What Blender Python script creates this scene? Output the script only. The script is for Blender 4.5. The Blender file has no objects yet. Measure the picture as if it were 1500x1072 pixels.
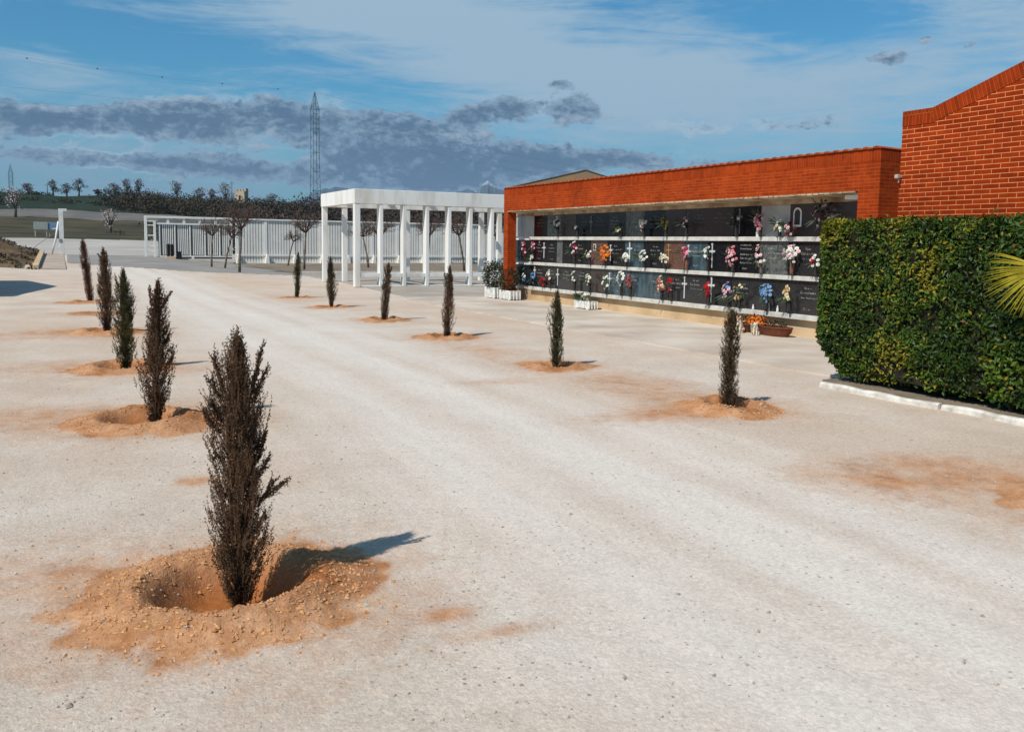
import bpy, math, random
import numpy as np
from mathutils import Vector, Matrix, Quaternion
random.seed(7); rng=np.random.default_rng(11)
S=bpy.context.scene; COL=S.collection
R=math.radians; PI=math.pi
H=1.6
HAZE=1.3e-4

# ------------------------------------------------------------------ materials
def nd(nt,t,**k):
    n=nt.nodes.new(t)
    for a,b in k.items(): setattr(n,a,b)
    return n
def new_mat(name):
    m=bpy.data.materials.new(name); m.use_nodes=True
    return m,m.node_tree,m.node_tree.nodes['Principled BSDF']
def lin(c):
    return tuple(((x/255)/12.92 if x/255<=.04045 else ((x/255+.055)/1.055)**2.4) for x in c)+(1,)
def mat(name,a,b,scale=4,rough=.8,bump=0,bscale=None,detail=6,spec=.3,metal=0,stretch=(1,1,1),lo=.35,hi=.65,obj=False,sheen=0):
    m,nt,p=new_mat(name)
    tc=nd(nt,'ShaderNodeTexCoord'); g=nd(nt,'ShaderNodeNewGeometry')
    mp=nd(nt,'ShaderNodeMapping'); mp.inputs['Scale'].default_value=stretch
    nt.links.new(tc.outputs['Object'] if obj else g.outputs['Position'],mp.inputs[0])
    n=nd(nt,'ShaderNodeTexNoise'); n.inputs['Scale'].default_value=scale; n.inputs['Detail'].default_value=detail
    nt.links.new(mp.outputs[0],n.inputs[0])
    r=nd(nt,'ShaderNodeValToRGB'); r.color_ramp.elements[0].position=lo; r.color_ramp.elements[1].position=hi
    r.color_ramp.elements[0].color=lin(a); r.color_ramp.elements[1].color=lin(b)
    nt.links.new(n.outputs[0],r.inputs[0]); nt.links.new(r.outputs[0],p.inputs['Base Color'])
    p.inputs['Roughness'].default_value=rough; p.inputs['Specular IOR Level'].default_value=spec; p.inputs['Metallic'].default_value=metal
    if bump:
        n2=nd(nt,'ShaderNodeTexNoise'); n2.inputs['Scale'].default_value=bscale or scale*5; n2.inputs['Detail'].default_value=6
        nt.links.new(mp.outputs[0],n2.inputs[0])
        bp=nd(nt,'ShaderNodeBump'); bp.inputs['Strength'].default_value=1; bp.inputs['Distance'].default_value=bump
        nt.links.new(n2.outputs[0],bp.inputs['Height']); nt.links.new(bp.outputs[0],p.inputs['Normal'])
    return m
def brick_mat(name,bw=.209,bh=.0546,c1=(160,60,16),c2=(140,46,10),mortar=(172,86,44),ms=.005,slope=None,bumpd=.006,off=(0,0)):
    m,nt,p=new_mat(name)
    g=nd(nt,'ShaderNodeNewGeometry'); sp=nd(nt,'ShaderNodeSeparateXYZ'); sn=nd(nt,'ShaderNodeSeparateXYZ')
    nt.links.new(g.outputs['Position'],sp.inputs[0]); nt.links.new(g.outputs['True Normal'],sn.inputs[0])
    ab=nd(nt,'ShaderNodeMath',operation='ABSOLUTE'); nt.links.new(sn.outputs[0],ab.inputs[0])
    gt=nd(nt,'ShaderNodeMath',operation='GREATER_THAN'); nt.links.new(ab.outputs[0],gt.inputs[0]); gt.inputs[1].default_value=.6
    mx=nd(nt,'ShaderNodeMix'); nt.links.new(gt.outputs[0],mx.inputs[0]); nt.links.new(sp.outputs[0],mx.inputs[2]); nt.links.new(sp.outputs[1],mx.inputs[3])
    cb=nd(nt,'ShaderNodeCombineXYZ'); nt.links.new(mx.outputs[0],cb.inputs[0]); nt.links.new(sp.outputs[2],cb.inputs[1])
    mp=nd(nt,'ShaderNodeMapping'); nt.links.new(cb.outputs[0],mp.inputs[0]); mp.inputs['Location'].default_value=(off[0],off[1],0)
    if slope: mp.inputs['Rotation'].default_value=(0,0,slope)
    br=nd(nt,'ShaderNodeTexBrick'); nt.links.new(mp.outputs[0],br.inputs[0])
    br.inputs['Scale'].default_value=1; br.inputs['Brick Width'].default_value=bw; br.inputs['Row Height'].default_value=bh
    br.inputs['Mortar Size'].default_value=ms; br.inputs['Mortar Smooth'].default_value=.15; br.inputs['Bias'].default_value=-.1
    br.inputs['Color1'].default_value=lin(c1); br.inputs['Color2'].default_value=lin(c2); br.inputs['Mortar'].default_value=lin(mortar)
    n=nd(nt,'ShaderNodeTexNoise'); n.inputs['Scale'].default_value=9; n.inputs['Detail'].default_value=8
    nt.links.new(g.outputs['Position'],n.inputs[0])
    n3=nd(nt,'ShaderNodeTexNoise'); n3.inputs['Scale'].default_value=1.1; n3.inputs['Detail'].default_value=5
    nt.links.new(g.outputs['Position'],n3.inputs[0])
    ad=nd(nt,'ShaderNodeMath',operation='ADD'); nt.links.new(n.outputs[0],ad.inputs[0]); nt.links.new(n3.outputs[0],ad.inputs[1])
    mr=nd(nt,'ShaderNodeMapRange'); mr.inputs[1].default_value=.6; mr.inputs[2].default_value=1.4; mr.inputs[3].default_value=.66; mr.inputs[4].default_value=1.24
    nt.links.new(ad.outputs[0],mr.inputs[0])
    mm=nd(nt,'ShaderNodeMix',data_type='RGBA',blend_type='MULTIPLY'); mm.inputs[0].default_value=1
    nt.links.new(br.outputs[0],mm.inputs[6]); nt.links.new(mr.outputs[0],mm.inputs[7]); nt.links.new(mm.outputs[2],p.inputs['Base Color'])
    p.inputs['Roughness'].default_value=.85; p.inputs['Specular IOR Level'].default_value=.08
    hs=nd(nt,'ShaderNodeMath',operation='MULTIPLY_ADD'); hs.inputs[1].default_value=.25
    inv=nd(nt,'ShaderNodeMath',operation='SUBTRACT'); inv.inputs[0].default_value=1; nt.links.new(br.outputs[1],inv.inputs[1])
    nt.links.new(n.outputs[0],hs.inputs[0]); nt.links.new(inv.outputs[0],hs.inputs[2])
    bp=nd(nt,'ShaderNodeBump'); bp.inputs['Distance'].default_value=bumpd; nt.links.new(hs.outputs[0],bp.inputs['Height']); nt.links.new(bp.outputs[0],p.inputs['Normal'])
    return m
def flat(name,c,rough=.6,spec=.3,metal=0):
    m,nt,p=new_mat(name); p.inputs['Base Color'].default_value=lin(c); p.inputs['Roughness'].default_value=rough
    p.inputs['Specular IOR Level'].default_value=spec; p.inputs['Metallic'].default_value=metal
    # slight tonal variation so that no surface is uniform
    g=nd(nt,'ShaderNodeNewGeometry'); n=nd(nt,'ShaderNodeTexNoise'); n.inputs['Scale'].default_value=14; n.inputs['Detail'].default_value=5
    nt.links.new(g.outputs['Position'],n.inputs[0])
    mr=nd(nt,'ShaderNodeMapRange'); mr.inputs[1].default_value=.3; mr.inputs[2].default_value=.7; mr.inputs[3].default_value=.78; mr.inputs[4].default_value=1.2
    nt.links.new(n.outputs[0],mr.inputs[0])
    mm=nd(nt,'ShaderNodeMix',data_type='RGBA',blend_type='MULTIPLY'); mm.inputs[0].default_value=1; mm.inputs[6].default_value=lin(c)
    nt.links.new(mr.outputs[0],mm.inputs[7]); nt.links.new(mm.outputs[2],p.inputs['Base Color'])
    return m

# ------------------------------------------------------------------ mesh builder
class MB:
    def __init__(s): s.v=[]; s.f=[]; s.m=[]; s.sm=[]
    def add(s,vs,fs,mi=0,smooth=False):
        o=len(s.v); s.v.extend([tuple(v) for v in vs])
        for f in fs: s.f.append(tuple(i+o for i in f)); s.m.append(mi); s.sm.append(smooth)
    def box(s,x0,x1,y0,y1,z0,z1,mi=0,c=None):
        b=c if c is not None else min(.008,abs(x1-x0)*.12,abs(y1-y0)*.12,abs(z1-z0)*.12)
        if b<=0:
            vs=[(x,y,z) for z in (z0,z1) for x,y in ((x0,y0),(x1,y0),(x1,y1),(x0,y1))]
            s.add(vs,[(3,2,1,0),(4,5,6,7),(0,1,5,4),(1,2,6,5),(2,3,7,6),(3,0,4,7)],mi); return
        # chamfered vertical edges and top
        def ring(x0,x1,y0,y1,z,b): return [(x0+b,y0,z),(x1-b,y0,z),(x1,y0+b,z),(x1,y1-b,z),(x1-b,y1,z),(x0+b,y1,z),(x0,y1-b,z),(x0,y0+b,z)]
        vs=ring(x0+b,x1-b,y0+b,y1-b,z0,b)+ring(x0,x1,y0,y1,z0+b,b)+ring(x0,x1,y0,y1,z1-b,b)+ring(x0+b,x1-b,y0+b,y1-b,z1,b)
        fs=[tuple(range(7,-1,-1)),tuple(range(24,32))]
        for k in range(3):
            for i in range(8): j=(i+1)%8; fs.append((k*8+i,k*8+j,k*8+8+j,k*8+8+i))
        s.add(vs,fs,mi)
    def tube(s,pts,rs,n=6,mi=0,cap=True,smooth=True):
        pts=[Vector(p) for p in pts]
        if not hasattr(rs,'__len__'): rs=[rs]*len(pts)
        vs=[];fs=[]
        a=None
        for i,p in enumerate(pts):
            d=(pts[min(i+1,len(pts)-1)]-pts[max(i-1,0)]); 
            if d.length<1e-9: d=Vector((0,0,1))
            d.normalize()
            if a is None: a=d.orthogonal().normalized()
            a=(a-d*a.dot(d)); a=a.normalized() if a.length>1e-6 else d.orthogonal().normalized()
            b=d.cross(a)
            for k in range(n):
                t=2*PI*k/n; vs.append(p+(a*math.cos(t)+b*math.sin(t))*rs[i])
        for i in range(len(pts)-1):
            for k in range(n): fs.append((i*n+k,i*n+(k+1)%n,(i+1)*n+(k+1)%n,(i+1)*n+k))
        if cap: fs.append(tuple(range(n-1,-1,-1))); fs.append(tuple((len(pts)-1)*n+k for k in range(n)))
        s.add(vs,fs,mi,smooth)
    def lathe(s,c,prof,n=14,mi=0,sx=1,sy=1,rot=0):
        vs=[];fs=[]; c=Vector(c)
        for r,z in prof:
            for k in range(n):
                t=2*PI*k/n; x=r*math.cos(t)*sx; y=r*math.sin(t)*sy
                vs.append((c.x+x*math.cos(rot)-y*math.sin(rot),c.y+x*math.sin(rot)+y*math.cos(rot),c.z+z))
        m=len(prof)
        for i in range(m-1):
            for k in range(n): fs.append((i*n+k,i*n+(k+1)%n,(i+1)*n+(k+1)%n,(i+1)*n+k))
        fs.append(tuple(range(n-1,-1,-1))); fs.append(tuple((m-1)*n+k for k in range(n)))
        s.add(vs,fs,mi,True)
    def prism(s,poly,axis,a0,a1,mi=0):
        # poly of 2D points; axis 'x','y','z' = extrusion axis; (u,v) are the two other axes in order
        def P(u,v,w): return {'x':(w,u,v),'y':(u,w,v),'z':(u,v,w)}[axis]
        n=len(poly); vs=[P(u,v,a0) for u,v in poly]+[P(u,v,a1) for u,v in poly]
        s.add(vs,[tuple(range(n)),tuple(range(2*n-1,n-1,-1))]+[(i,i+n,(i+1)%n+n,(i+1)%n) for i in range(n)],mi)
    def build(s,name,mats,parent=None,loc=None):
        me=bpy.data.meshes.new(name); me.from_pydata(s.v,[],s.f)
        if not isinstance(mats,(list,tuple)): mats=[mats]
        for m in mats: me.materials.append(m)
        me.polygons.foreach_set('material_index',s.m); me.polygons.foreach_set('use_smooth',s.sm); me.update()
        o=bpy.data.objects.new(name,me); COL.objects.link(o)
        if parent: o.parent=parent
        if loc: o.location=loc
        return o
def tag(o,label=None,cat=None,group=None,kind=None):
    if label: o['label']=label
    if cat: o['category']=cat
    if group: o['group']=group
    if kind: o['kind']=kind
    return o
def empty(name,loc=(0,0,0),rz=0):
    o=bpy.data.objects.new(name,None); COL.objects.link(o); o.location=loc; o.rotation_euler=(0,0,rz); o.empty_display_size=.2
    return o
def dup(o,parent=None):
    c=o.copy(); COL.objects.link(c)
    if parent: c.parent=parent
    for ch in list(o.children): dup(ch,c)
    return c

# ------------------------------------------------------------------ noise
def vnoise(x,y,seed=0):
    xi=np.floor(x).astype(np.int64); yi=np.floor(y).astype(np.int64); xf=x-xi; yf=y-yi
    def h(a,b):
        n=(a*374761393+b*668265263+seed*1442695041)&0xffffffff
        n=((n^(n>>13))*1274126177)&0xffffffff
        return ((n^(n>>16))&0xffff)/65535.
    u=xf*xf*(3-2*xf); v=yf*yf*(3-2*yf)
    return (h(xi,yi)*(1-u)+h(xi+1,yi)*u)*(1-v)+(h(xi,yi+1)*(1-u)+h(xi+1,yi+1)*u)*v
def fbm(x,y,o=4,seed=0):
    r=0;a=.5;t=0
    for i in range(o): r=r+a*vnoise(x*2**i,y*2**i,seed+i*7); t+=a; a*=.5
    return r/t
def sstep(a,b,x):
    t=np.clip((x-a)/(b-a),0,1); return t*t*(3-2*t)

# ------------------------------------------------------------------ terrain
# x, y, pit radius, outer radius, rim height, pit depth
MOUNDS=[(.64,4.13,.34,.63,.065,.125),(.60,8.36,.30,.60,.05,.10),(.64,11.95,.28,.55,.045,.08),(.65,16.6,.28,.6,.05,.07),(.6,24.5,.28,.6,.04,.06),
 (.62,20.9,.24,.5,.02,.03),
 (5.89,6.86,.26,.50,.065,.07),(5.77,10.2,.22,.46,.03,.06),(5.82,14.05,.24,.48,.04,.06),(5.86,17.55,.24,.48,.04,.06),(5.82,21.4,.24,.46,.03,.05),(5.88,25.25,.24,.46,.03,.05),(5.93,3.3,.26,.6,.06,.09)]
def mound_z(X,Y):
    z=np.zeros_like(X); mask=np.zeros_like(X); rough=np.zeros_like(X)
    global PIT; PIT=np.zeros_like(X)
    for i,(mx,my,rin,ro,rh,pd) in enumerate(MOUNDS):
        sel=(np.abs(X-mx)<ro*1.7)&(np.abs(Y-my)<ro*1.7)
        if not sel.any(): continue
        x=X[sel]-mx; y=Y[sel]-my; d=np.hypot(x,y); th=np.arctan2(y,x)
        wob=1+.16*(fbm(np.cos(th)*1.4+5+i*3,np.sin(th)*1.4+9,3,i)-.5)*2
        dd=d/wob
        rc=rin+(ro-rin)*.30
        hgt=rh*(1.0 if i==0 else 1.4)*(1+.4*(fbm(np.cos(th)*1.1+2+i,np.sin(th)*1.1+i*5,2,3)-.5)*2)
        ring=np.where(dd<rc, sstep(rin*.80,rc,dd), 1-np.clip((dd-rc)/(ro*1.04-rc),0,1)**.8)
        pit=1-sstep(rin*.5,rin*1.06,dd)
        zz=hgt*ring-pd*pit
        r1=np.clip(ring*1.4,0,1)
        zz+=r1*(fbm(X[sel]*26,Y[sel]*26,3,31)-.5)*.03*(.4+rh*8)
        z[sel]+=zz
        mk=1-sstep(ro*.9,ro*1.35,dd+ (fbm(X[sel]*7,Y[sel]*7,4,5)-.5)*.32)
        mask[sel]=np.maximum(mask[sel],mk)
        rough[sel]=np.maximum(rough[sel],r1)
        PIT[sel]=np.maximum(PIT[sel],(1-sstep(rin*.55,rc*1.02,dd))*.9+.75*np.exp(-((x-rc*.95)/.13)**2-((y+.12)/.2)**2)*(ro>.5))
    return z,mask,rough
PR=np.array([0,45,62,75,105,125,150,165,190,230,300,500,9000.])
PL=np.array([0,0,.45,.65,1.4,2.3,4.1,5.6,7.6,11.2,12.2,6,0.])
PB=np.array([0,0,0,.25,1.1,2.2,4.0,5.2,7.0,9.6,10.4,6,0.])
def terrain(X,Y):
    r=np.hypot(X,Y); az=np.degrees(np.arctan2(X,Y))
    w=sstep(4.,9.6,az)*(1-sstep(60,80,az)); 
    z=np.interp(r,PR,PL)*(1-w)+np.interp(r,PR,PB)*w
    side=1-sstep(30,60,np.abs(az-8)); far=sstep(70,150,r)
    z=z*(1-far*(1-side)*.8)
    z=z+far*(fbm(X*.03,Y*.03,4,2)-.5)*2.2+sstep(110,170,r)*(fbm(X*.1,Y*.1,3,8)-.5)*1.0
    bank=sstep(-.7,-4.2,X)*sstep(46,60,Y)*(1-sstep(66,80,Y))*sstep(-40,-15,X)*1.0
    bank=bank*(.85+.4*(fbm(X*.5,Y*.5,3,4)-.5)*2)
    z=z+bank
    near=1-sstep(25,45,r)
    paved=(X>8.5)&(X<12)&(Y>-3)
    z=z+near*((fbm(X*1.3,Y*1.3,3,12)-.5)*.03+(fbm(X*14,Y*14,3,21)-.5)*.006)*np.where(paved,0,1)
    for cx,dp in ((2.15,.0028),(2.62,.002),(3.62,.0026),(4.1,.002),(1.45,.002)):
        wv=cx+(fbm(Y*.2,Y*0+cx*9,2,81)-.5)*.5; z=z-near*dp*np.exp(-((X-wv)/.085)**2)*(.4+fbm(Y*.7,X*0+cx,2,82))+near*dp*.5*np.exp(-((X-wv-.15)/.06)**2)
    m,mask,rough=mound_z(X,Y)
    return z+m,mask,bank,rough
def tz(x,y):
    return float(terrain(np.array([float(x)]),np.array([float(y)]))[0][0])

def soil_extra(X,Y,mask):
    def blob(x,y,rx,ry,a): return a*np.exp(-(((X-x)/rx)**2+((Y-y)/ry)**2))
    n=fbm(X*3,Y*3,5,41); n2=fbm(X*.9,Y*.9,4,47)
    e=np.zeros_like(X)
    for mx,my,rin,ro,_,_ in MOUNDS: e+=blob(mx,my,ro*1.8,ro*1.5,.45)
    e+=blob(-1.6,8.9,2.2,.7,.42)+blob(-1.4,12.2,2.4,.9,.38)+blob(-1.2,16.5,2.4,1.4,.36)+blob(-1.2,4.4,1.6,.35,.3)+blob(-.7,4.9,1.0,.35,.28)
    e+=blob(.75,6.15,.13,.12,.95)+blob(1.45,3.45,.12,.07,.35)+blob(1.62,3.2,.2,.07,.35)
    e+=blob(5.35,4.35,.8,.55,.62)+blob(5.9,8.5,.8,1.0,.45)+blob(5.6,12,.9,1.4,.35)+blob(5.0,6.9,1.2,.35,.35)+blob(4.3,9.3,.8,.3,.25)
    e=np.clip(e*(.35+1.3*n),0,1)*(.55+.8*n2)
    return np.clip(np.maximum(mask,np.clip(e,0,.62)),0,1)
def track(X,Y):
    t=np.zeros_like(X)
    wob=(fbm(Y*.12,Y*0+3,2,55)-.5)*.8
    for cx,wd,a in ((2.35,.55,.8),(3.3,.5,1.),(4.15,.45,.7),(1.75,.3,.4),(4.75,.25,.4)):
        t=np.maximum(t,a*np.exp(-(((X-cx-wob)/wd)**2)))
    st=fbm(X*7,Y*.35,4,61)
    return np.clip(t*(.62+.55*st),0,1)

def build_ground():
    A0,A1=-22,76
    az=np.concatenate([np.arange(A0,A1,.14),np.arange(A1,A0+360,2.0)])
    rs=[.25]
    while rs[-1]<9000: rs.append(rs[-1]*(1.0085 if rs[-1]<30 else 1.012 if rs[-1]<330 else 1.2))
    rs=np.array(rs); na=len(az); nr=len(rs)
    a=np.radians(az)[None,:]; X=rs[:,None]*np.sin(a); Y=rs[:,None]*np.cos(a)
    Z,mask,bank,rough=terrain(X,Y)
    pit=PIT.copy(); soil=soil_extra(X,Y,mask)*(1-sstep(28,36,np.hypot(X,Y))); tr=track(X,Y)*(1-mask)
    V=np.stack([X,Y,Z],-1).reshape(-1,3)
    i=np.arange(nr-1)[:,None]*na; j=np.arange(na)[None,:]; j2=(j+1)%na
    F=np.stack([i+j,i+na+j,i+na+j2,i+j2],-1).reshape(-1,4)
    C=V[F].mean(1); cx,cy=C[:,0],C[:,1]; r=np.hypot(cx,cy); AZ=np.degrees(np.arctan2(cx,cy))
    bk=bank.reshape(-1)[F].mean(1)
    wob=(fbm(cx*.15,cy*.15,3,71)-.5)
    zone=np.zeros(len(F),int)   # 0 gravel
    rd=(cy>52.9-(cx-.3)*1.27+wob*.6)&(cx>.25)&(cx<9.9+ (cy>43)*0)&(r<64+wob*2)
    zone[rd]=1
    zone[(cx>9.9)&(cy>42.5)&(r<70)]=2
    zone[(cx>9.9)&(cx<40)&(cy>42.5)&(cy<45)]=2
    zone[(r>=64+wob*2)&(r<105+wob*6)&(AZ<10)&(AZ>-40)]=3
    zone[(r>=105+wob*6)&(r<151)|((r>=66)&(r<151)&(AZ>=10))]=4
    zone[(r>=151+wob*2)&(r<163+wob*4)&(AZ<11)]=5
    zone[(r>=163+wob*4)|((r>=150)&(AZ>=11))]=6
    zone[bk>.04]=7
    names=['gravel_ground','road','bare_soil','gravel_lot','meadow','upper_road','hillside','earth_bank']
    for k,nm in enumerate(names):
        f=F[zone==k]
        if len(f)==0: continue
        u,inv=np.unique(f,return_inverse=True); inv=inv.reshape(-1)
        me=bpy.data.meshes.new(nm)
        me.vertices.add(len(u)); me.vertices.foreach_set('co',V[u].reshape(-1).astype(np.float32))
        me.loops.add(len(inv)); me.loops.foreach_set('vertex_index',inv.astype(np.int32))
        n=len(f); me.polygons.add(n); me.polygons.foreach_set('loop_start',(np.arange(n)*4).astype(np.int32)); me.polygons.foreach_set('loop_total',np.full(n,4,np.int32))
        me.polygons.foreach_set('use_smooth',np.ones(n,bool)); me.update(calc_edges=True); me.validate()
        if k==0:
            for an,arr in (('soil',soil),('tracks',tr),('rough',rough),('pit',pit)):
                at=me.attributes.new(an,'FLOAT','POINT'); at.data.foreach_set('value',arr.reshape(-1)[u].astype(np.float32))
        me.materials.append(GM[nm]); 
        o=bpy.data.objects.new(nm,me); COL.objects.link(o); tag(o,kind='structure')
        # normals should point up
        if me.polygons[0].normal.z<0: me.flip_normals()

def gravel_mat():
    m,nt,p=new_mat('pale gravel and orange soil'); L=nt.links.new
    g=nd(nt,'ShaderNodeNewGeometry')
    def noise(s,d=6,st=None,rough=.6):
        n=nd(nt,'ShaderNodeTexNoise'); n.inputs['Scale'].default_value=s; n.inputs['Detail'].default_value=d; n.inputs['Roughness'].default_value=rough
        if st:
            mp=nd(nt,'ShaderNodeMapping'); mp.inputs['Scale'].default_value=st; L(g.outputs['Position'],mp.inputs[0]); L(mp.outputs[0],n.inputs[0])
        else: L(g.outputs['Position'],n.inputs[0])
        return n.outputs[0]
    def mixc(f,a,b,bt='MIX'):
        x=nd(nt,'ShaderNodeMix',data_type='RGBA',blend_type=bt)
        for i,v in ((0,f),(6,a),(7,b)):
            if isinstance(v,(tuple,float,int)): x.inputs[i].default_value=v
            else: L(v,x.inputs[i])
        return x.outputs[2]
    def mr(v,a,b,c,d):
        x=nd(nt,'ShaderNodeMapRange'); L(v,x.inputs[0])
        for i,q in enumerate((a,b,c,d)): x.inputs[i+1].default_value=q
        return x.outputs[0]
    def attr(n):
        x=nd(nt,'ShaderNodeAttribute'); x.attribute_name=n; return x.outputs['Fac']
    base=mixc(mr(noise(.8,5),.35,.65,0,1),lin((195,177,158)),lin((209,195,179)))
    base=mixc(mr(noise(.23,4,(1,.4,1)),.42,.62,0,.6),base,lin((194,166,140)))
    base=mixc(attr('tracks'),base,lin((213,203,190)))
    fine=mr(noise(70,4,rough=.8),.3,.7,.86,1.12)
    x=nd(nt,'ShaderNodeTexVoronoi'); x.inputs['Scale'].default_value=55; L(g.outputs['Position'],x.inputs[0])
    spk=nd(nt,'ShaderNodeSeparateColor'); L(x.outputs['Color'],spk.inputs[0])
    grain=mr(spk.outputs[0],0,1,.9,1.07)
    # sparse dark stones
    x2=nd(nt,'ShaderNodeTexVoronoi'); x2.inputs['Scale'].default_value=30; L(g.outputs['Position'],x2.inputs[0])
    s2=nd(nt,'ShaderNodeSeparateColor'); L(x2.outputs['Color'],s2.inputs[0])
    a1=nd(nt,'ShaderNodeMath',operation='GREATER_THAN'); L(s2.outputs[1],a1.inputs[0]); a1.inputs[1].default_value=.86
    a2=nd(nt,'ShaderNodeMath',operation='LESS_THAN'); L(x2.outputs['Distance'],a2.inputs[0]); a2.inputs[1].default_value=.24
    st=nd(nt,'ShaderNodeMath',operation='MULTIPLY'); L(a1.outputs[0],st.inputs[0]); L(a2.outputs[0],st.inputs[1])
    st2=nd(nt,'ShaderNodeMath',operation='MULTIPLY'); L(st.outputs[0],st2.inputs[0]); L(mr(noise(1.1,3),.42,.6,.1,.75),st2.inputs[1])
    soilc=mixc(mr(noise(5,6),.35,.65,0,1),lin((176,122,82)),lin((198,152,114)))
    soilc=mixc(mr(noise(2.2,4),.5,.65,0,.7),soilc,lin((152,98,56)))
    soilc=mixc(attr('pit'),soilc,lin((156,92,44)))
    sf=nd(nt,'ShaderNodeMath',operation='MULTIPLY_ADD'); L(attr('soil'),sf.inputs[0]); sf.inputs[1].default_value=1.75
    L(mr(noise(9,6),.3,.7,-.38,.02),sf.inputs[2])
    sfc=nd(nt,'ShaderNodeClamp'); L(sf.outputs[0],sfc.inputs[0])
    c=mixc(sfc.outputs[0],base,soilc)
    c=mixc(1.0,c,fine,'MULTIPLY'); c=mixc(1.0,c,grain,'MULTIPLY')
    c=mixc(st2.outputs[0],c,lin((128,118,104)))
    L(c,p.inputs['Base Color']); p.inputs['Roughness'].default_value=.95; p.inputs['Specular IOR Level'].default_value=.1
    # bump: grains damped on the compacted tracks
    hb=nd(nt,'ShaderNodeMath',operation='ADD'); L(noise(45,5,rough=.7),hb.inputs[0]); L(st.outputs[0],hb.inputs[1])
    k=nd(nt,'ShaderNodeMath',operation='MULTIPLY'); L(hb.outputs[0],k.inputs[0]); L(mr(attr('tracks'),0,1,1,.35),k.inputs[1])
    k2=nd(nt,'ShaderNodeMath',operation='MULTIPLY_ADD'); L(noise(16,5,rough=.75),k2.inputs[0]); L(mr(attr('rough'),0,1,.3,2.6),k2.inputs[1]); L(k.outputs[0],k2.inputs[2])
    bp=nd(nt,'ShaderNodeBump'); bp.inputs['Distance'].default_value=.011; bp.inputs['Strength'].default_value=.8; L(k2.outputs[0],bp.inputs['Height']); L(bp.outputs[0],p.inputs['Normal'])
    return m
GM={'gravel_ground':gravel_mat(),
 'road':mat('worn grey road',(132,126,119),(150,143,133),.5,.9,.004,30),
 'bare_soil':mat('bare brown soil',(112,98,82),(138,122,102),1.2,.95,.03,9),
 'gravel_lot':mat('pale compacted lot',(160,152,141),(180,172,160),.15,.95,.01,5),
 'meadow':mat('rough winter meadow',(42,42,26),(84,74,50),.14,1,.2,2,stretch=(1,2.2,1)),
 'upper_road':mat('upper grey road',(96,92,86),(112,106,98),.3,.95),
 'hillside':mat('dark green hillside',(24,38,22),(40,52,32),.06,1,.3,1.2,stretch=(1,2,1),lo=.3,hi=.7),
 'earth_bank':mat('brown grassy bank',(84,66,42),(122,96,66),1.1,1,.12,4)}
build_ground()

# loose stones and clods
def stones(name,mat_,pts,label,cat):
    # squashed irregular octahedra
    N=len(pts); pts=np.array(pts); s=pts[:,3]
    base=np.array([(1,0,0),(0,1,0),(-1,0,0),(0,-1,0),(0,0,.75),(0,0,-.5)],float)
    Q=base[None]*(1+(rng.random((N,6,1))-.5)*.7)
    th=rng.random(N)*6.28; c,sn=np.cos(th)[:,None],np.sin(th)[:,None]
    x=Q[:,:,0]*1.25; y=Q[:,:,1]*.85; Q[:,:,0]=x*c-y*sn; Q[:,:,1]=x*sn+y*c
    V=(Q*s[:,None,None]+pts[:,None,:3]).reshape(-1,3)
    f=np.array([(0,1,4),(1,2,4),(2,3,4),(3,0,4),(1,0,5),(2,1,5),(3,2,5),(0,3,5)])
    F=(f[None]+np.arange(N)[:,None,None]*6).reshape(-1,3)
    me=bpy.data.meshes.new(name); me.from_pydata(V.tolist(),[],F.tolist()); me.materials.append(mat_)
    o=bpy.data.objects.new(name,me); COL.objects.link(o); tag(o,label,cat,kind='stuff'); return o
pts=[]
for mx,my,rin,ro,rh,pd in MOUNDS[:-1]:
    n=int(2600*min(1,(4.5/my)**1.3)) if my>3 else 500
    for _ in range(n):
        t=random.random()*6.283; d=random.gauss(ro*.84,(ro-rin)*.40)
        if d<rin*.6: continue
        pts.append((mx+d*math.cos(t),my+d*math.sin(t),0,random.choice((.003,.003,.004,.004,.005,.006,.008,.012))))
pts=np.array(pts); pts[:,2]=terrain(pts[:,0],pts[:,1])[0]+pts[:,3]*.1
stones('soil_clods',mat('orange soil clods',(172,116,70),(204,156,110),30,.95),pts,'loose orange soil clods on the rims of the planting pits','soil')
pts=[]
for _ in range(7000):
    r=1.8*math.exp(random.random()*1.9); a=R(random.uniform(-8,68)); x,y=r*math.sin(a),r*math.cos(a)
    if x>8.2: continue
    w=math.exp(-((x-3.2)/1.2)**2)
    if random.random()<w*.85: continue
    if random.random()>fbm(np.array([x*1.3]),np.array([y*1.3]),3,99)[0]*1.3: continue
    pts.append((x,y,0,random.choice((.0022,.003,.004,.005,.007))*(1+.25*(r>5))))
for _ in range(110):
    r=1.8*math.exp(random.random()*1.8); a=R(random.uniform(-6,60)); pts.append((r*math.sin(a),r*math.cos(a),0,random.uniform(.008,.014)))
pts=np.array(pts); pts[:,2]=terrain(pts[:,0],pts[:,1])[0]+pts[:,3]*.2
stones('gravel',mat('loose pale gravel',(136,126,112),(192,180,164),40,.95),pts,'loose grey gravel scattered over the pale forecourt','gravel')

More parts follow.
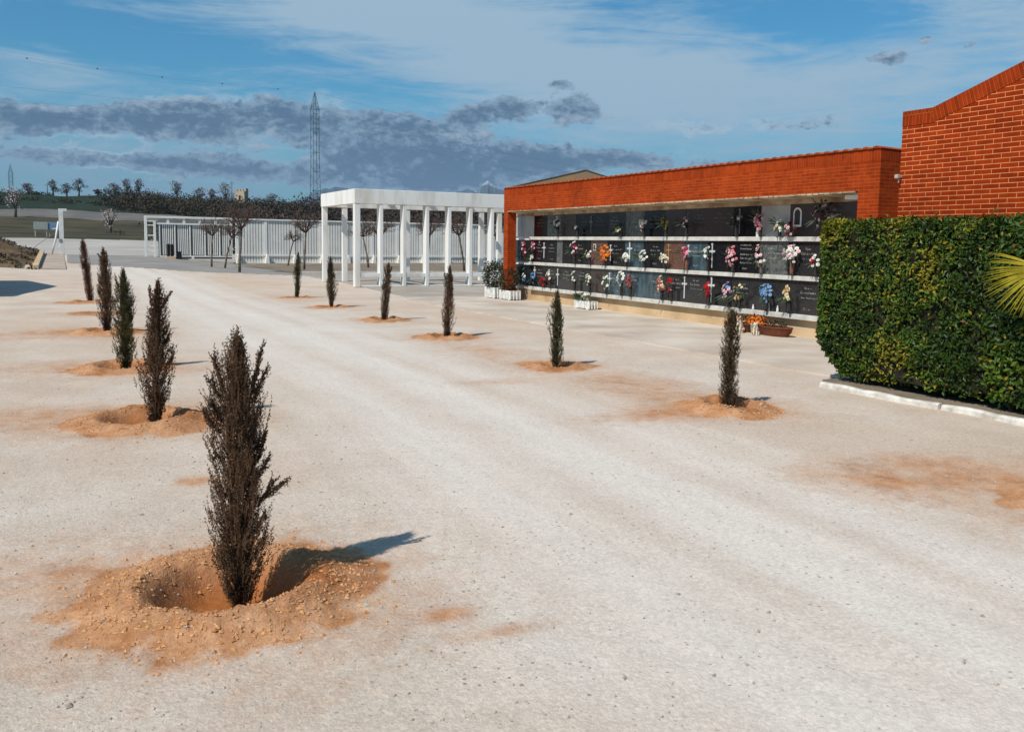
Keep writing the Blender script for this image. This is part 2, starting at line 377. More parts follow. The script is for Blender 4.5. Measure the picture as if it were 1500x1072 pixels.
# ------------------------------------------------------------------ paving
M_conc=mat('grey concrete paving',(176,160,142),(206,193,176),.8,.9,.002,60,detail=8)
def edge_slab(name,poly,z,mats):
    b=MB(); b.prism(poly,'z',-.2,z); o=b.build(name,mats); return tag(o,kind='structure')
edge=[(8.52+random.uniform(-.03,.03),y) for y in np.arange(24.4,5.9,-.22)]
edge_slab('pavement',[(11.85,24.4),(11.85,5.9)][::1]+edge[::-1],.022,M_conc)
b=MB()
rows=[(8.95,11.0)]
b.prism([(8.9,24.41),(11.0,24.41),(34,24.41),(34,42.4),(9.9,42.4),(9.6,33)],'z',-.2,.02)
tag(b.build('terrace',mat('terrace paving',(150,138,124),(172,160,146),.6,.9,.002,50)),kind='structure')
b=MB(); b.box(9.95,34,42.42,42.62,-.1,.14)
tag(b.build('kerb',mat('white kerb',(186,180,170),(206,200,190),5,.9)),kind='structure')
b=MB(); b.prism([(6.9,73),(9.2,58.3),(12.,58.6),(12,61.6),(10.4,61.7)],'z',.0,.014)
# ------------------------------------------------------------------ niche building
M_brick=brick_mat('orange facing brick')
M_soldier=brick_mat('upright brick course',bw=.0546,bh=.209,ms=.004,off=(0,.0))
M_white=mat('white painted concrete',(214,210,202),(232,229,222),2,.6,.001,40)
M_ledge=mat('grey white marble ledge',(182,177,166),(206,202,192),6,.5,.001,30)
M_base=mat('tan rendered base',(176,146,108),(204,176,138),1.3,.9,.003,25,detail=9)
M_soff=mat('stained concrete soffit',(132,112,88),(196,176,146),3,.9,.002,30,detail=9)
PXF=11.18; YE=9.84; YW=22.86   # parapet front, near end, far end
nb=tag(empty('niche_building',(11.8,17,0)),'long orange brick burial niche wall with three rows of dark stone slabs','building')
def P(b,name,mats,par=nb):
    o=b.build(name,mats); o.parent=par; o.matrix_parent_inverse=Matrix.Translation(par.location).inverted() if par.parent is None else Matrix(); return o
b=MB(); b.box(11.80,12.2,10.25,23.62,-.1,.33,c=0); P(b,'base_wall',M_base)
b=MB()
b.box(11.78,14.0,10.25,23.62,.331,2.41,c=0)
P(b,'niche_block',M_white)
b=MB(); b.box(11.722,11.779,10.63,23.6,2.375,2.451,c=0); P(b,'header',M_soff)
b=MB(); b.box(11.30,11.77,10.26,10.62,2.385,2.45,c=0); P(b,'lintel_end',M_white)
b=MB()
y=YE
b.box(PXF,PXF+.24,YE,YW,2.50,2.94,c=0)
b.box(PXF+.241,14.0,YE,YE+.24,-.1,2.94,c=0); b.box(PXF,PXF+.24,YE,YE+.24,-.1,2.4995,c=0)      # near return wall
P(b,'parapet',M_brick)
b=MB(); b.box(PXF-.002,PXF+.242,YE-.002,YW+.002,2.941,3.13,c=0); b.box(PXF+.243,14.0,YE-.002,YE+.242,2.941,3.13,c=0); P(b,'soldier_course',M_soldier)
# ragged mortar lip under the brick and soffit
b=MB(); 
ys=np.arange(10.3,YW-.3,.13)
for y in ys:
    b.box(PXF-.006-random.random()*.008,PXF+.05,y,y+.13-random.random()*.03,2.468+random.random()*.012,2.4985,c=0)
b.box(PXF+.052,11.779,10.25,YW-.36,2.452,2.4985,c=0)
P(b,'soffit',M_soff)
# piers
b=MB(); b.box(PXF+.003,11.779,YE+.243,10.25,-.1,2.4985,c=0); P(b,'pier',M_brick)
b=MB(); b.box(PXF+.003,PXF+.26,YW-.26,YW-.003,-.1,2.4985,c=0); P(b,'pier',M_brick)
# tile coping with scalloped ends
b=MB()
b.box(PXF-.03,12.4,YE,YW,3.131,3.14,c=0)
y=YE+.07
while y<YW:
    vs=[];n=7
    for xx,zz in ((PXF-.035,3.128),(12.6,3.10)):
        for k in range(n+1):
            t=PI*k/n; vs.append((xx,y+.085*math.cos(t),zz+.038*math.sin(t)))
        for k in range(n+1):
            t=PI*k/n; vs.append((xx,y+.068*math.cos(t),zz-.008+.030*math.sin(t)))
    m=2*(n+1); fs=[]
    for k in range(n):
        fs.append((k,k+1,m+k+1,m+k)); fs.append((n+1+k,k,k,k+1)[:0] or (k,n+1+k,n+2+k,k+1))
    b.add(vs,fs,0,False); y+=.2
P(b,'roof_tiles',mat('weathered roof tiles',(150,70,36),(178,92,54),6,.85,.002,40))
# ledges
for z0,z1 in ((1.71,1.795),(1.018,1.10),(.325,.42)):
    b=MB(); y=10.26
    while y<22.2:
        y2=min(22.28,y+2.26); b.box(11.68,11.779,y,y2-.004,z0,z1,c=.006); y=y2
    P(b,'ledge',M_ledge)

def stone(name,a,b_,sc=18,rough=.15,spec=.5,lo=.4,hi=.6,**k): return mat(name,a,b_,sc,rough,0,spec=spec,lo=lo,hi=hi,**k)
ST={'black':stone('polished black granite',(16,17,20),(30,31,35),60),
 'dark':stone('charcoal granite',(32,32,34),(50,49,50),50),
 'brown':stone('brown granite',(78,52,42),(112,80,68),40,.25),
 'mauve':stone('dark mauve granite',(50,42,42),(70,60,58),50,.2),
 'blue':stone('veined blue grey granite',(36,50,58),(78,100,106),9,.15,lo=.3,hi=.75,stretch=(1,1,.35)),
 'grey':stone('mottled grey granite',(56,60,60),(110,112,108),14,.2,lo=.3,hi=.7),
 'white':stone('plain white panel',(158,157,154),(176,175,172),3,.3)}
M_letter=flat('pale engraved lettering',(158,156,150),.5)
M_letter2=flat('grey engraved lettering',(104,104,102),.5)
M_cross=flat('silver grey cross',(196,196,192),.35,.5)
M_gold=flat('bronze cross',(150,120,70),.4,.5)
M_portrait=flat('white portrait frame',(220,216,210),.5)
M_photo=flat('dark portrait photo',(60,50,48),.4)
XS=11.742
def yk(k): return 23.60-.7545*k
ROWS={1:(1.797,2.374),2:(1.102,1.709),3:(.422,1.017)}
def glyph_line(b,yc,z,w,h,n):
    # small illegible engraved characters: thin strokes
    x=XS-.003
    y=yc+w/2; step=w/n
    for i in range(n):
        if random.random()<.14 and i: y-=step*.8
        hh=h*(1.25 if i==0 else random.choice((.7,.7,1.)))
        k=random.randint(0,3); s=step*.62; t=max(.004,h*.16)
        b.box(x,x+.004,y-t,y,z,z+hh,c=0)
        if k in (0,1): b.box(x,x+.004,y-s,y-t,z+hh-t,z+hh,c=0)
        if k in (1,2): b.box(x,x+.004,y-s,y-t,z,z+t,c=0)
        if k in (0,2): b.box(x,x+.004,y-s,y-s+t,z+t,z+hh-t,c=0)
        y-=step
def slab(row,k0,k1,kind,texts=(),cross=None,portrait=None,dim=False,line=False):
    z0,z1=ROWS[row]; ya,yb=yk(k0)-.006,yk(k1)+.006
    b=MB(); b.box(XS,11.779,yb,ya,z0+.002,z1-.002,c=.004)
    o=P(b,'gravestone',ST[kind])
    if texts:
        b=MB()
        for (u,v,w,n,h) in texts:   # u: 0 far .. 1 near edge, v 0 bottom..1 top
            glyph_line(b,ya+(yb-ya)*u,z0+(z1-z0)*v,w,h,n)
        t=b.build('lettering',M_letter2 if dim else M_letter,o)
    if cross:
        u,v,h,w,gold=cross; yc=ya+(yb-ya)*u; zc=z0+(z1-z0)*v
        b=MB(); t=.014 if w<.13 else .02
        b.box(XS-.014,XS-.001,yc-t,yc+t,zc-h/2,zc+h/2,c=.003)
        za=zc+h/2-h*.3
        b.box(XS-.0145,XS-.0005,yc-w/2,yc-t-.0005,za-t,za+t,c=.003); b.box(XS-.0145,XS-.0005,yc+t+.0005,yc+w/2,za-t,za+t,c=.003)
        for yy,zz in ((yc-w/2,za),(yc+w/2,za),(yc,zc+h/2)):
            b.prism([(yy+.026*math.cos(q*PI/3),zz+.026*math.sin(q*PI/3)) for q in range(6)],'x',XS-.017,XS-.0016)
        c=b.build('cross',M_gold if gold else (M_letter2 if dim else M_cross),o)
    if portrait:
        u,v,w,h,arch=portrait; yc=ya+(yb-ya)*u; zc=z0+(z1-z0)*v
        def shape(w,h):
            if not arch: return [(yc-w/2,zc-h/2),(yc+w/2,zc-h/2),(yc+w/2,zc+h/2),(yc-w/2,zc+h/2)]
            return [(yc-w/2,zc-h/2),(yc+w/2,zc-h/2)]+[(yc+w/2*math.cos(t),zc+h/2-w/2+w/2*math.sin(t)) for t in np.linspace(0,PI,9)]
        b=MB(); b.prism(shape(w,h),'x',XS-.012,XS-.001); b.prism(shape(w*.68,h*.8),'x',XS-.0145,XS-.0122,1)
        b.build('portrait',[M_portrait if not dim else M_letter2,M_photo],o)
    return o
def dt(u=.5,n=10,dep=True,w=.34,v=.62):
    r=[(u,v+.14,w*.45,4,.03),(u,v,w,n,.034),(u,v-.14,w*.9,n,.022)]
    if dep: r.append((u,.14,w*.5,3,.028))
    return r
# top row, in shade
slab(1,0,1,'white'); slab(1,1,2,'white')
slab(1,2,3,'black',dt(dep=False),dim=True); slab(1,3,4,'grey'); slab(1,4,5,'mauve',dt(dep=False),dim=True)
slab(1,5,7,'black',dt(.27,8)+dt(.75,8),cross=(.5,.5,.4,.1,False),dim=True)
slab(1,7,8,'dark',dt(.4,6,False)); slab(1,8,9,'grey'); slab(1,9,10,'black',dt(dep=False),dim=True); slab(1,10,11,'mauve')
slab(1,11,13,'mauve',dt(.3,9,False)+dt(.72,9,False)+[(.5,.12,.16,3,.035)],portrait=(.06,.75,.1,.13,True),dim=True)
slab(1,13,14,'black',cross=(.22,.5,.46,.13,False),dim=True); slab(1,14,15,'white')
slab(1,15,17.72,'mauve',dt(.5,9),portrait=(.09,.6,.2,.34,True))
# middle row
slab(2,0,1,'blue'); slab(2,1,2,'black')
slab(2,2,3.72,'black',dt(.25,8)+dt(.8,7),cross=(.47,.52,.4,.12,False),portrait=(.25,.92,.05,.06,True)); slab(2,3.72,4.12,'grey')
slab(2,4.12,5,'black'); slab(2,5,6,'black',dt(.3,7)); slab(2,6,7,'brown',portrait=(.25,.72,.1,.16,False))
slab(2,7,8,'black',dt(.5,8),cross=(.2,.5,.36,.1,False)); slab(2,8,9,'blue',dt(.75,6,False),cross=(.27,.55,.44,.16,False))
slab(2,9,10,'black',dt(.6,8)); slab(2,10,11,'brown',cross=(.25,.55,.36,.11,True)); slab(2,11,12,'blue',dt(.5,9),cross=(.16,.5,.4,.1,False))
slab(2,12,13,'black',cross=(.18,.5,.48,.12,False)); slab(2,13,14,'black',[(.5,v,.3,11,.03) for v in (.86,.74,.56,.44,.3)]+[(.5,.12,.16,3,.03)])
slab(2,14,15,'grey',dt(.4,6,False)); slab(2,15,16,'dark',dt(.66,8,False),cross=(.18,.52,.46,.13,False)); slab(2,16,17.72,'black',dt(.5,9))
# lowest row
slab(3,0,1,'dark'); slab(3,1,2,'black'); slab(3,2,3,'dark',dt(.5,8),cross=(.12,.66,.3,.08,False)); slab(3,3,5,'dark',dt(.15,7,False)+dt(.72,8,False),cross=(.42,.5,.42,.1,False))
slab(3,5,6,'dark',dt(.5,8,False)); slab(3,6,7,'mauve'); slab(3,7,10,'blue',dt(.18,7)+dt(.5,8)+dt(.9,8),cross=(.06,.5,.4,.12,False)); 
slab(3,10,12,'dark',dt(.3,8,False)+dt(.76,8,False),cross=(.52,.5,.44,.12,False))
slab(3,12,13,'black',cross=(.2,.5,.5,.16,False)); slab(3,13,15,'dark',dt(.2,9)+dt(.66,9)); slab(3,15,17.72,'dark',dt(.25,12)+dt(.7,12,False))

# ------------------------------------------------------------------ flowers
FC={}
def fm(c):
    if c not in FC:
        pal={'white':(226,222,210),'cream':(222,204,160),'pink':(222,130,140),'palepink':(230,186,188),'magenta':(170,30,80),'red':(190,22,20),'orange':(226,120,20),
             'yellow':(190,160,50),'blue':(60,130,180),'paleblue':(120,160,200),'purple':(150,120,170),'green':(60,84,46),'darkred':(110,20,26),'rose':(190,90,90),'dgreen':(34,46,28),'tan':(200,150,100)}
        FC[c]=flat(c+' petals',pal[c],.7)
    return FC[c]
M_leaf=flat('bouquet leaves',(44,62,34),.6); M_vase=flat('dark vase',(42,38,38),.3,.5); M_vase2=flat('grey stone vase',(120,112,104),.5); M_vase3=flat('brown vase',(120,84,66),.5)
def bloom(b,c,r,mi,up):
    c=Vector(c); up=Vector(up).normalized(); a=up.orthogonal().normalized(); e=up.cross(a); ph=random.random()*6
    for lay,(rr,h,n) in enumerate(((1,.15,6),(.62,.42,5),(.3,.55,3))):
        for k in range(n):
            t=ph+lay*.5+2*PI*k/n; d=a*math.cos(t)+e*math.sin(t); s=up.cross(d)
            p0=c+up*(h*r*.3); p1=c+d*(rr*r*.7)+s*(rr*r*.42)+up*(h*r); p2=c+d*(rr*r)+up*(h*r*1.1); p3=c+d*(rr*r*.7)-s*(rr*r*.42)+up*(h*r)
            b.add([p0,p1,p2,p3],[(0,1,2,3)],mi)
def bouquet(name,cat,y,z,w,h,cols,label,n=12,vase=M_vase,x=11.56,br=.036,leaves=16,zb=None,par_group='bouquets on the niche slabs'):
    root=empty(name,(x,y,z)); tag(root,label,cat,par_group)
    b=MB()
    for i in range(n):
        t=random.random()*6.283; q=math.sqrt(random.random())
        dy=math.cos(t)*q*w/2; dz=math.sin(t)*q*h/2; dx=-.055*(1-q*q)-random.random()*.03
        bloom(b,(dx,dy,dz),br*random.uniform(.8,1.2),random.randrange(len(cols)),(-1,dy*5,.4+dz*4))
    b.build('blossoms',[fm(c) for c in cols],root)
    if leaves:
        b=MB()
        for i in range(leaves):
            t=random.random()*6.283; d=Vector((-.25*random.random(),math.cos(t)*w*.62,math.sin(t)*h*.62)); s=d.cross(Vector((1,0,.2))).normalized()*.014
            p=d*.35; b.add([p,p+(d-p)*.5+s,d,p+(d-p)*.5-s],[(0,1,2,3)])
        b.build('leaves',M_leaf,root)
    if zb is not None and z-h*.4>zb+.03:
        hh=z-h*.35-zb; b=MB(); b.lathe((.02,0,zb-z+.001),[(.028,0),(.036,hh*.3),(.032,hh*.7),(.05,hh)],10); b.build('vase',vase,root)
    return root
L1z,L2z,L3z=1.797,1.102,.422
BQ=[ # y,z,w,h,colors,label,n,vase,zb
 (20.59,2.17,.26,.34,['white','white','dgreen'],'grey white lily bouquet in the top row by the double white panels',12,M_vase,L1z),
 (19.57,2.03,.1,.1,['white'],'single small white rose in the shaded top row',3,M_vase,L1z),
 (17.61,1.98,.28,.24,['cream','green','dgreen'],'dull cream and green bouquet in the shaded top row',12,M_vase,L1z),
 (16.68,2.08,.26,.3,['white','white','palepink'],'round white bouquet in the shaded top row on grey granite',14,M_vase,L1z),
 (15.85,2.11,.18,.3,['yellow','yellow','green'],'yellow bouquet on the black top row slab',12,M_vase,L1z),
 (15.14,2.10,.26,.2,['white','palepink','dgreen'],'small white and dark bouquet on a mauve top row slab',9,M_vase,L1z),
 (13.59,2.11,.24,.28,['dgreen','white','dgreen'],'dark leafy bouquet in a tall black vase on the top row',10,M_vase,L1z),
 (12.93,2.10,.26,.4,['palepink','pink','palepink'],'tall pale pink rose bouquet on the top row beside a long cross',14,M_vase,L1z),
 (12.42,2.03,.26,.3,['cream','green','white'],'white and green sprig bouquet in the white top row recess',10,M_vase,L1z),
 (12.13,1.95,.3,.24,['darkred','darkred','palepink'],'dark red bouquet in a red pot in the white top row recess',12,flat('dark red pot',(96,20,24),.4),L1z),
 (11.37,2.18,.5,.5,['dgreen','darkred','palepink','dgreen'],'large dark bouquet above the left end of the hedge',30,M_vase,L1z),
 (23.25,1.40,.24,.5,['blue','white','blue'],'blue and white bouquet on the farthest middle row niche',14,None,None),
 (22.52,1.49,.22,.44,['magenta','palepink','magenta'],'magenta bouquet on the pale blue slab in the middle row',12,None,None),
 (21.95,1.60,.16,.34,['pink','palepink','magenta'],'narrow pink bouquet hanging next to the middle ledge end',9,None,None),
 (22.01,1.22,.18,.16,['white'],'bright white bouquet below the narrow pink one',7,None,None),
 (19.69,1.50,.34,.34,['magenta','magenta','white'],'magenta and white rose bouquet left of a black slab',14,M_vase,L2z),
 (18.95,1.38,.24,.2,['white','cream'],'cream white rose bouquet between magenta and orange bouquets',9,M_vase,L2z),
 (18.26,1.42,.5,.4,['orange','orange','orange'],'big bright orange bouquet on the brown stone',26,M_vase,L2z),
 (17.35,1.33,.3,.2,['white','white'],'white carnation bouquet on black slab right of the orange one',14,M_vase,L2z),
 (16.62,1.36,.32,.24,['white','white'],'dense white bouquet on the blue grey slab with tall cross',16,M_vase,L2z),
 (15.86,1.36,.28,.24,['white','cream'],'white bouquet between blue grey and brown slabs',12,M_vase,L2z),
 (15.10,1.46,.28,.26,['palepink','pink','magenta'],'pink and white bouquet in a brown vase on brown stone',13,M_vase3,L2z),
 (14.41,1.47,.26,.26,['white','green','white'],'white and green bouquet on the veined blue slab',9,M_vase,L2z),
 (13.65,1.42,.34,.4,['pink','palepink','pink'],'full pink rose bouquet right of the large silver cross',20,M_vase,L2z),
 (12.87,1.45,.24,.44,['palepink','white','palepink'],'tall pale pink bouquet in front of five engraved lines',15,M_vase2,L2z),
 (12.08,1.49,.42,.3,['palepink','palepink','white'],'wide pale pink bouquet on mottled grey granite near the hedge',20,M_vase3,L2z),
 (11.50,1.38,.2,.26,['white','red'],'white and red rose bouquet touching the hedge edge',8,M_vase,L2z),
 (22.96,.66,.22,.4,['yellow','white','green'],'yellow green bouquet behind the planters in the lowest row',10,None,None),
 (22.45,.72,.2,.4,['blue','white'],'blue bouquet in the lowest row next to the potted shrubs',10,None,None),
 (21.91,.70,.2,.4,['blue','paleblue','blue'],'light blue bouquet at the far end of the lowest ledge',11,None,None),
 (21.35,.58,.3,.2,['red','red'],'wide red bouquet lying on the lowest ledge by a small cross',12,None,None),
 (20.94,.79,.2,.26,['white','cream'],'white bouquet in the lowest row above the red one',9,M_vase,L3z),
 (19.65,.78,.26,.28,['white','white','green'],'white star bouquet above the small white planter',10,M_vase,L3z),
 (18.92,.74,.28,.26,['white','cream','green'],'cream white bouquet in the lowest row on a mauve edge',10,M_vase,L3z),
 (18.17,.74,.26,.38,['white','green','white'],'white and green bouquet in the lowest row below the orange one',13,M_vase,L3z),
 (17.52,.83,.3,.3,['white','white'],'white bouquet beside rose coloured one on the blue slab',13,M_vase,L3z),
 (17.14,.79,.26,.3,['rose','darkred','rose'],'dusky rose bouquet on the blue slab beside the white one',14,M_vase,L3z),
 (15.93,.76,.32,.38,['rose','red','cream'],'mixed red and cream bouquet in a grey vase, lowest row',18,M_vase,L3z),
 (15.60,.78,.12,.28,['red'],'slim bright red rose bouquet next to the mixed red one',7,M_vase,L3z),
 (14.35,.74,.16,.28,['red'],'red rose bouquet alone on a charcoal slab',9,M_vase,L3z),
 (13.75,.73,.26,.38,['purple','paleblue','palepink'],'purple and pale blue bouquet behind the nearest right cypress',14,M_vase,L3z),
 (13.42,.74,.26,.38,['cream','tan','green'],'cream and green bouquet right of the purple one',13,M_vase,L3z),
 (12.68,.76,.30,.34,['paleblue','paleblue'],'pale blue bow shaped bouquet on the lowest row',20,M_vase,L3z),
 (12.09,.77,.28,.32,['cream','tan','cream'],'cream yellow rose bouquet, last before the hedge, lowest row',12,M_vase,L3z)]
for (y,z,w,h,cols,lab,n,vs,zb) in BQ:
    bouquet('bouquet','bouquet',y,z,w,h,cols,lab,n=int(n*1.3),vase=vs,zb=zb,br=.036,x=11.62 if zb is not None else 11.66)
# small candles and figurines on the lowest ledge
for y,hh,lab in ((13.12,.10,'small white candle on the lowest ledge left of the blue bow'),(12.70,.16,'white angel figurine under the pale blue bouquet'),(12.47,.12,'small white candle left of the cream rose bouquet')):
    b=MB(); b.lathe((11.715,y,.4205),[(.018,0),(.024,.01),(.020,hh*.6),(.010,hh*.72),(.015,hh*.82),(.004,hh)],9); tag(b.build('figurine',M_portrait),lab,'figurine')
b=MB(); b.box(11.70,11.71,13.0,13.11,1.797,1.92,c=.001); tag(b.build('photo_card',M_portrait),'small white card standing on the top ledge below the cross','card')

# ------------------------------------------------------------------ planters and pots
M_wplast=flat('white plastic planter',(222,220,214),.45)
def ribbed_planter(name,x0,x1,y0,y1,z,label,cat='planter'):
    root=empty(name,((x0+x1)/2,(y0+y1)/2,.022)); tag(root,label,cat); cx,cy=(x1-x0)/2,(y1-y0)/2
    b=MB(); t=.03
    # tapered ribbed body, open at the top
    def ring(s,zz): 
        return [(-cx*s,-cy*s,zz),(cx*s,-cy*s,zz),(cx*s,cy*s,zz),(-cx*s,cy*s,zz)]
    vs=ring(.84,.03)+ring(1,z)+ring(.9,z)+ring(.88,z-.05)
    fs=[(3,2,1,0)]
    for k in range(3):
        for i in range(4): j=(i+1)%4; fs.append((k*4+i,k*4+j,k*4+4+j,k*4+4+i))
    b.add(vs,fs)
    ny=max(3,int(2*cy/.09)); 
    for i in range(ny+1):
        y=-cy*.9+i*(2*cy*.9)/ny
        b.box(-cx-.012,-cx*.86,y-.014,y+.014,.02,z-.01,c=.004); 
    for i in range(4):
        x=-cx*.9+i*(2*cx*.9)/3; b.box(x-.014,x+.014,-cy-.012,-cy*.86,.02,z-.01,c=.004)
    for sx in (-1,1):
        for sy in (-1,1): b.box(sx*cx*.75-.03,sx*cx*.75+.03,sy*cy*.75-.03,sy*cy*.75+.03,0,.04,c=.004)
    b.build('tub',M_wplast,root)
    b=MB(); b.prism([(-cx*.88,-cy*.88),(cx*.88,-cy*.88),(cx*.88,cy*.88),(-cx*.88,cy*.88)],'z',z-.08,z-.03); b.build('potting_soil',GM['bare_soil'],root)
    return root
M_shrub=mat('dark shrub leaves',(30,40,22),(62,66,40),8,.7,0)
M_shrub2=mat('brown green twigs',(60,46,32),(84,72,46),8,.8,0)
def leaf_cloud(b,c,rx,ry,rz,n,ls,mi=0,shell=.55,nm=1):
    for i in range(n):
        d=Vector((random.gauss(0,1),random.gauss(0,1),random.gauss(0,1))).normalized(); q=shell+(1-shell)*random.random()
        lump=1+.22*math.sin(d.x*7+c[0]*3)*math.sin(d.y*6+1)*math.sin(d.z*8+2)
        p=Vector(c)+Vector((d.x*rx,d.y*ry,d.z*rz))*q*lump
        u=(d+Vector((random.gauss(0,.6),random.gauss(0,.6),random.gauss(0,.6)+.3))).normalized(); s=u.orthogonal().normalized()
        s.rotate(Quaternion(u,random.random()*6.28)); l=ls*random.uniform(.6,1.3)
        b.add([p,p+u*l*.5+s*l*.24,p+u*l,p+u*l*.5-s*l*.24],[(0,1,2,3)],mi if nm==1 else random.randrange(nm))
p1=ribbed_planter('planter',11.02,11.36,23.1,23.75,.32,'white slatted planter with a rounded dark green shrub beside the pergola')
p2=ribbed_planter('planter',11.1,11.44,22.25,22.95,.27,'white slatted planter with a brownish twiggy shrub by the niche wall')
def pot_shrub(x,y,z,rx,ry,rz,label,mats,n):
    root=tag(empty('potted_shrub',(x,y,z)),label,'shrub'); b=MB(); leaf_cloud(b,(0,0,rz*.95),rx,ry,rz,n,.07,nm=len(mats)); b.build('foliage',mats,root)
    b=MB()
    for i in range(7):
        t=i*.9; b.tube([(0,0,-.02),(.1*math.cos(t),.1*math.sin(t),rz*.5),(rx*.6*math.cos(t),ry*.6*math.sin(t),rz*1.3)],[.012,.009,.004],5)
    b.build('stem',M_shrub2,root)
pot_shrub(11.2,23.4,.29,.36,.4,.40,'rounded dark green potted shrub in the left white planter',[M_shrub,M_shrub],1600)
pot_shrub(11.25,22.65,.25,.26,.34,.34,'sparse brownish potted shrub in the right white planter',[M_shrub2,M_shrub2,M_shrub],1000)
p3=ribbed_planter('planter',11.4,11.66,18.55,19.25,.2,'long low white planter box on the pavement below the niches')
bq=bouquet('potted_flowers','flowers',18.95,.33,.5,.2,['white','cream','green'],'white flowers growing in the long low planter box',n=22,x=11.53,leaves=60,par_group='flowers standing at the wall foot')
M_terra=flat('dark terracotta',(104,56,36),.7)
def bowl(x,y,rx,ry,h,label):
    root=tag(empty('bowl_planter',(x,y,.022)),label,'planter'); b=MB()
    b.lathe((0,0,0),[(.78,0),(.8,.02),(.97,h*.5),(1,h*.85),(1.03,h*.87),(1.03,h),(.95,h),(.92,h*.85),(0.02,h*.8)],24,sx=rx,sy=ry); b.build('bowl',M_terra,root)
    b=MB(); b.lathe((0,0,0),[(.99,h*.12),(1.0,h*.2),(1.0,h*.26),(.99,h*.3)],24,sx=rx*.88,sy=ry*.88); 
    return root
b1=bowl(11.42,12.22,.18,.42,.17,'long dark terracotta bowl right of the orange flowers')
b2=bowl(11.42,13.12,.16,.4,.16,'terracotta bowl half hidden behind the nearest right cypress')
b=MB(); leaf_cloud(b,(0,0,.2),.12,.34,.07,260,.05); P2=b.build('plants',M_shrub2,b1)
b=MB(); leaf_cloud(b,(0,0,.2),.12,.3,.09,260,.05); b.build('plants',M_shrub2,b2)
root=tag(empty('flower_pot',(11.34,12.6,.022)),'pot of small orange flowers between two dog figurines','flowers')
b=MB(); b.lathe((0,0,0),[(.07,0),(.09,.02),(.11,.16),(.12,.17),(.12,.19),(.10,.19)],14); b.build('pot',flat('cream pot',(196,184,164),.6),root)
b=MB()
for i in range(150):
    d=Vector((random.gauss(0,1),random.gauss(0,1),abs(random.gauss(0,1)))).normalized()*random.uniform(.75,1)
    bloom(b,(d.x*.17,d.y*.27,.2+d.z*.15),.02,random.choice((0,0,0,1)),d)
b.build('blossoms',[fm('orange'),flat('rust petals',(150,70,20),.8)],root)
b=MB(); leaf_cloud(b,(0,0,.24),.14,.24,.11,220,.04); b.build('leaves',M_leaf,root)
# sitting dog figurines: one skinned body each
def dog(x,y,rz,label,s=1.0):
    # skeleton in dog space: faces +x, sits on z=0
    vs=[(-.06,0,.05),(-.02,0,.10),(.02,0,.16),(.035,0,.205),(.055,0,.235),(.09,0,.225),(.115,0,.218),
        (.045,.028,.13),(.055,.03,.06),(.06,.03,.008),(.085,.03,.006),
        (.045,-.028,.13),(.055,-.03,.06),(.06,-.03,.008),(.085,-.03,.006),
        (-.05,.045,.055),(.005,.055,.05),(.0,.055,.01),(.035,.055,.008),
        (-.05,-.045,.055),(.005,-.055,.05),(.0,-.055,.01),(.035,-.055,.008),
        (-.095,0,.02),(-.12,.02,.03),
        (.045,.028,.262),(.042,.033,.285),(.045,-.028,.262),(.042,-.033,.285)]
    ed=[(0,1),(1,2),(2,3),(3,4),(4,5),(5,6),(2,7),(7,8),(8,9),(9,10),(2,11),(11,12),(12,13),(13,14),(0,15),(15,16),(16,17),(17,18),(0,19),(19,20),(20,21),(21,22),(0,23),(23,24),(4,25),(25,26),(4,27),(27,28)]
    rr=[.05,.052,.046,.032,.036,.02,.014]+[.022,.014,.012,.011]*2+[.036,.024,.014,.011]*2+[.016,.008]+[.013,.006]*2
    me=bpy.data.meshes.new('dog_figurine'); me.from_pydata([Vector(v)*s for v in vs],ed,[])
    o=bpy.data.objects.new('dog_figurine',me); COL.objects.link(o)
    sk=o.modifiers.new('Skin','SKIN'); 
    lay=me.skin_vertices[0] if me.skin_vertices else None
    if lay is None:
        bpy.context.view_layer.objects.active=o; bpy.ops.mesh.customdata_skin_add(); lay=me.skin_vertices[0]
    for i,r in enumerate(rr): lay.data[i].radius=(r*s,r*s); lay.data[i].use_root=(i==0)
    sd=o.modifiers.new('Sub','SUBSURF'); sd.levels=1; sd.render_levels=2
    me.materials.append(M_dog); o.location=(x,y,.024); o.rotation_euler=(0,0,rz); tag(o,label,'figurine')
    b=MB()
    for sy in (-1,1): b.lathe((.082*s,sy*.017*s,.242*s),[(.001,-.004),(.005,0),(.001,.004)],6)
    b.lathe((.128*s,0,.219*s),[(.002,-.006),(.007,0),(.002,.006)],6)
    e=b.build('eyes_and_nose',flat('black glaze',(14,12,12),.2),o)
M_dog=mat('white and brown glazed figurine',(226,216,196),(150,96,54),9,.4,obj=True,lo=.52,hi=.6)
dog(11.16,12.84,R(205),'white and brown sitting dog figurine left of the orange flowers',1.1)
dog(11.14,12.38,R(215),'white sitting dog figurine below the orange flowers, partly hidden',.85)

